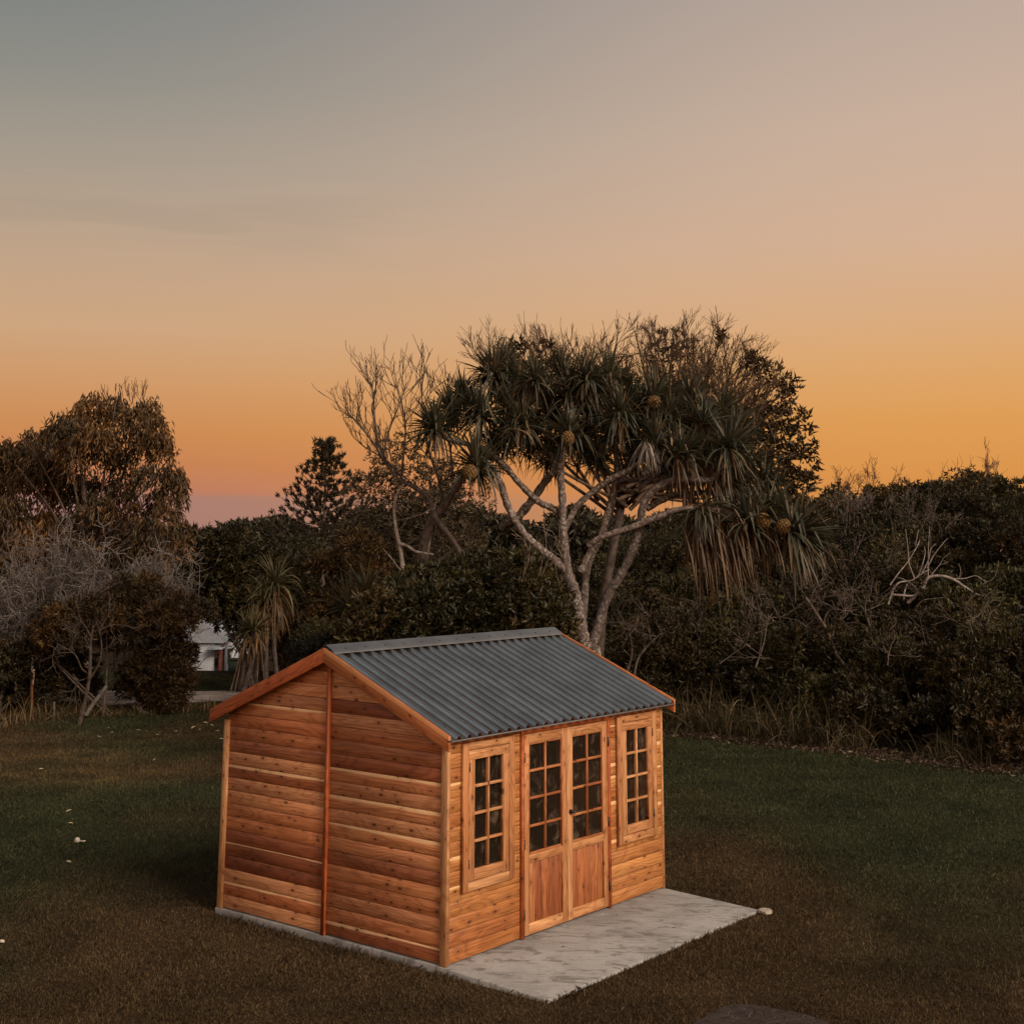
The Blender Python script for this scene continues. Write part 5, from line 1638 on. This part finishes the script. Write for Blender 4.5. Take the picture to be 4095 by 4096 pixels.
def ground_at(px, py):
    lo, hi = 8.0, 60.0
    for _ in range(50):
        md = (lo + hi) / 2
        p = at(px, py, md)
        if p[2] > gz(p[0], p[1]): lo = md
        else: hi = md
    return at(px, py, md)
def stick(label, name, a, b, r):
    pa, pb = ground_at(*a), ground_at(*b)
    pa[2] += r * .8 + .03; pb[2] += r * .8 + .05
    t = thing(name, label, 'stick', ((pa[0] + pb[0]) / 2, (pa[1] + pb[1]) / 2, min(pa[2], pb[2])))
    g = Geo()
    m = (pa + pb) / 2 + (0, 0, .03)
    sp = spline([pa, m, pb], 4)
    tube(g, sp, np.linspace(r, r * .6, len(sp)), 6, cap=True)
    tube(g, [m, m + (pb - pa) * .25 + (.05, 0, .05)], [r * .5, r * .3], 5, cap=True)
    g.build('wood', M_drift, t)
stick('pale forked fallen branch lying on the leaf litter at the right lawn edge', 'fallen_branch', (1643, 1397), (1676, 1386), .035)
stick('short pale stick lying across the litter left of the fallen branch', 'fallen_stick', (1550, 1383), (1565, 1396), .022)
stick('broken bit of wood lying flat at the lawn edge near the grass stems', 'fallen_stick', (1521, 1398), (1534, 1393), .022)
stick('pale chip of wood at the tip of the pale forked fallen branch', 'wood_chip', (1629, 1398), (1637, 1401), .03)
stick('thin upright-looking twig on the litter right of the forked fallen branch', 'fallen_stick', (1685, 1396), (1690, 1408), .018)

def blob(g, c, r, sc, seed, n=10, m=6, amp=.18):
    rg = np.random.default_rng(seed)
    th = np.arange(n) * 2 * math.pi / n
    V = []
    for i in range(m):
        ph = math.pi * i / (m - 1) - math.pi / 2
        k = 1 + rg.normal(0, amp, n)
        V.append(np.stack([np.cos(th) * max(math.cos(ph), .05) * k, np.sin(th) * max(math.cos(ph), .05) * k, np.full(n, math.sin(ph))], -1))
    V = np.concatenate(V) * r * np.array(sc) + c
    F = [[i * n + j, i * n + (j + 1) % n, (i + 1) * n + (j + 1) % n, (i + 1) * n + j] for i in range(m - 1) for j in range(n)]
    g.add(V, F)
    g.add(V[-n:], [list(range(n))])
c = ground_at(1444, 1725)
t = thing('drain_cover', 'cracked pale round cover lying in the grass off the slab corner', 'cover', c)
g = Geo()
for s_ in (-1, 1):
    th = np.linspace(0, math.pi, 9) * 1.0 + (0 if s_ > 0 else math.pi)
    rr = .075 * (1 + .06 * np.random.default_rng(4 + s_).normal(0, 1, 9))
    top = np.stack([c[0] + .015 * s_ * 0 + rr * np.cos(th), c[1] + .004 * s_ + rr * np.sin(th), np.full(9, c[2] + .045)], -1)
    bot = top - (0, 0, .03)
    g.add(np.concatenate([top, bot]), [[i, i + 1, 10 + i, 9 + i][::-1] for i in range(8)])
    g.add(top, [list(range(9))])
g.build('disc', M_shell, t)
c = ground_at(150, 1592)
t = thing('shell', 'pale whelk-like shell with a flat tail, alone on the left lawn', 'shell', c)
g = Geo(); blob(g, c + (-.03, 0, .045), .038, (1.1, .9, 1), 3); g.build('body', M_shell, t)
g = Geo(); blob(g, c + (.05, 0, .032), .036, (1.35, .6, .3), 5); g.build('lip', M_shell, t)
c = ground_at(4, 1782)
t = thing('shell', 'small pale shell at the left border of the near lawn', 'shell', c)
g = Geo(); blob(g, c + (0, 0, .03), .024, (1.3, .8, .7), 8); g.build('body', M_shell, t)

# pale fallen leaves on the left lawn: one modelled, the others are copies
def fallen_mesh():
    g = Geo()
    o = [(-.10, 0, .012), (-.05, .028, .03), (.03, .03, .035), (.10, .004, .02), (.03, -.026, .03), (-.05, -.024, .026)]
    c_ = [(-.05, 0, .014), (.03, .002, .02)]
    V = np.array(o + c_, float)
    g.add(V, [[0, 1, 6], [3, 7, 2], [0, 6, 5], [3, 4, 7]])
    g.add(V, [[1, 2, 7, 6], [6, 7, 4, 5]])
    return g
proto = None
spots = [(297, 1390), (333, 1383), (320, 1385), (377, 1380), (430, 1378), (450, 1388), (468, 1370), (400, 1362), (412, 1357), (404, 1360), (437, 1345), (445, 1340), (470, 1352), (430, 1352), (445, 1364), (457, 1373), (472, 1384), (486, 1383), (410, 1383), (342, 1366), (388, 1367),
         (400, 1372), (187, 1394), (212, 1385), (205, 1377), (235, 1374), (497, 1390), (510, 1400), (393, 1406), (495, 1430), (468, 1440), (418, 1398), (312, 1413), (185, 1415), (355, 1355), (365, 1376), (262, 1381), (505, 1408), (480, 1360), (440, 1398), (70, 1454), (78, 1455), (130, 1535), (134, 1558), (130, 1632), (292, 1437), (518, 1425)]
rg = np.random.default_rng(221)
for i, (px, py) in enumerate(spots):
    c = ground_at(px, py)
    if proto is None:
        proto = fallen_mesh().build('fallen_leaf', M_dryleaf)
        o = proto
    else:
        o = proto.copy()
        scene.collection.objects.link(o)
    o.location = (c[0], c[1], c[2] + .03)
    o.rotation_euler = (rg.normal(0, .25), rg.normal(0, .25), rg.normal(0, .8))
    s_ = rg.uniform(.3, .65)
    o.scale = (s_, s_, s_)
    tag(o, 'pale dry leaf fallen on the grass of the lawn left of the shed', 'leaf', 'pale fallen leaves scattered on the left lawn')

# dark stone paving at the lower border: one flush sheet of worn cracked stone
def mk_paving():
    m, nt, b = mat('worn_paving', .85, .25)
    N = NT(nt)
    pos = N.n('ShaderNodeNewGeometry').outputs['Position']
    wv = N.n('ShaderNodeMix', {'Factor': .12, 'A': pos, 'B': N.n('ShaderNodeTexNoise', {'Vector': pos, 'Scale': 5.0}).outputs['Color']}, data_type='VECTOR')
    mp = N.n('ShaderNodeMapping', {0: wv.outputs[1], 'Scale': (1.0, 1.7, 1.0), 'Rotation': (0, 0, .45)}).outputs[0]
    e = N.n('ShaderNodeTexVoronoi', {'Vector': mp, 'Scale': 4.2}, feature='DISTANCE_TO_EDGE').outputs['Distance']
    n = N.noise(pos, 12.0, 5, .65)
    c = N.mix(N.ss(n, .3, .7), (.020, .014, .013), (.050, .035, .032))
    c = N.mix(N.ss(e, .05, .01, 0, .7), c, (.075, .055, .04))
    N.set(b, 'Base Color', c)
    bp = N.n('ShaderNodeBump', {'Height': N.math('ADD', N.ss(e, .0, .05), N.math('MULTIPLY', n, .5)), 'Strength': .6, 'Distance': .02})
    nt.links.new(bp.outputs[0], b.inputs['Normal'])
    return m
g = Geo()
rg = np.random.default_rng(231)
out = []
PAVE = [(1275, 1950), (1318, 1926), (1352, 1904), (1385, 1894), (1430, 1897), (1478, 1905), (1522, 1916), (1560, 1930), (1590, 1950)]
for px, py in [(a + (c - a) * f, b + (d - b) * f) for (a, b), (c, d) in zip(PAVE, PAVE[1:]) for f in (0, .25, .5, .75)] + [PAVE[-1]]:
    r = ray(px + rg.normal(0, 2.5), py + rg.normal(0, 1.2))
    out.append(np.array([0, 0, CAMH]) + r * ((-.045 - CAMH) / r[2]))
near = [p * (1, 1, 1) - (0, 1.2, 0) for p in out]
k = len(out)
V = np.array(out + near)
g.add(V, [[i, k + i, k + i + 1, i + 1][::1] for i in range(k - 1)])
g.add(np.array([*out, *[p - (0, 0, .08) for p in out]]), [[i, i + 1, k + i + 1, k + i] for i in range(k - 1)])
tag(g.build('stone_paving', mk_paving()), 'dark worn stone paving at the lower border of the lawn', 'paving', kind='structure')
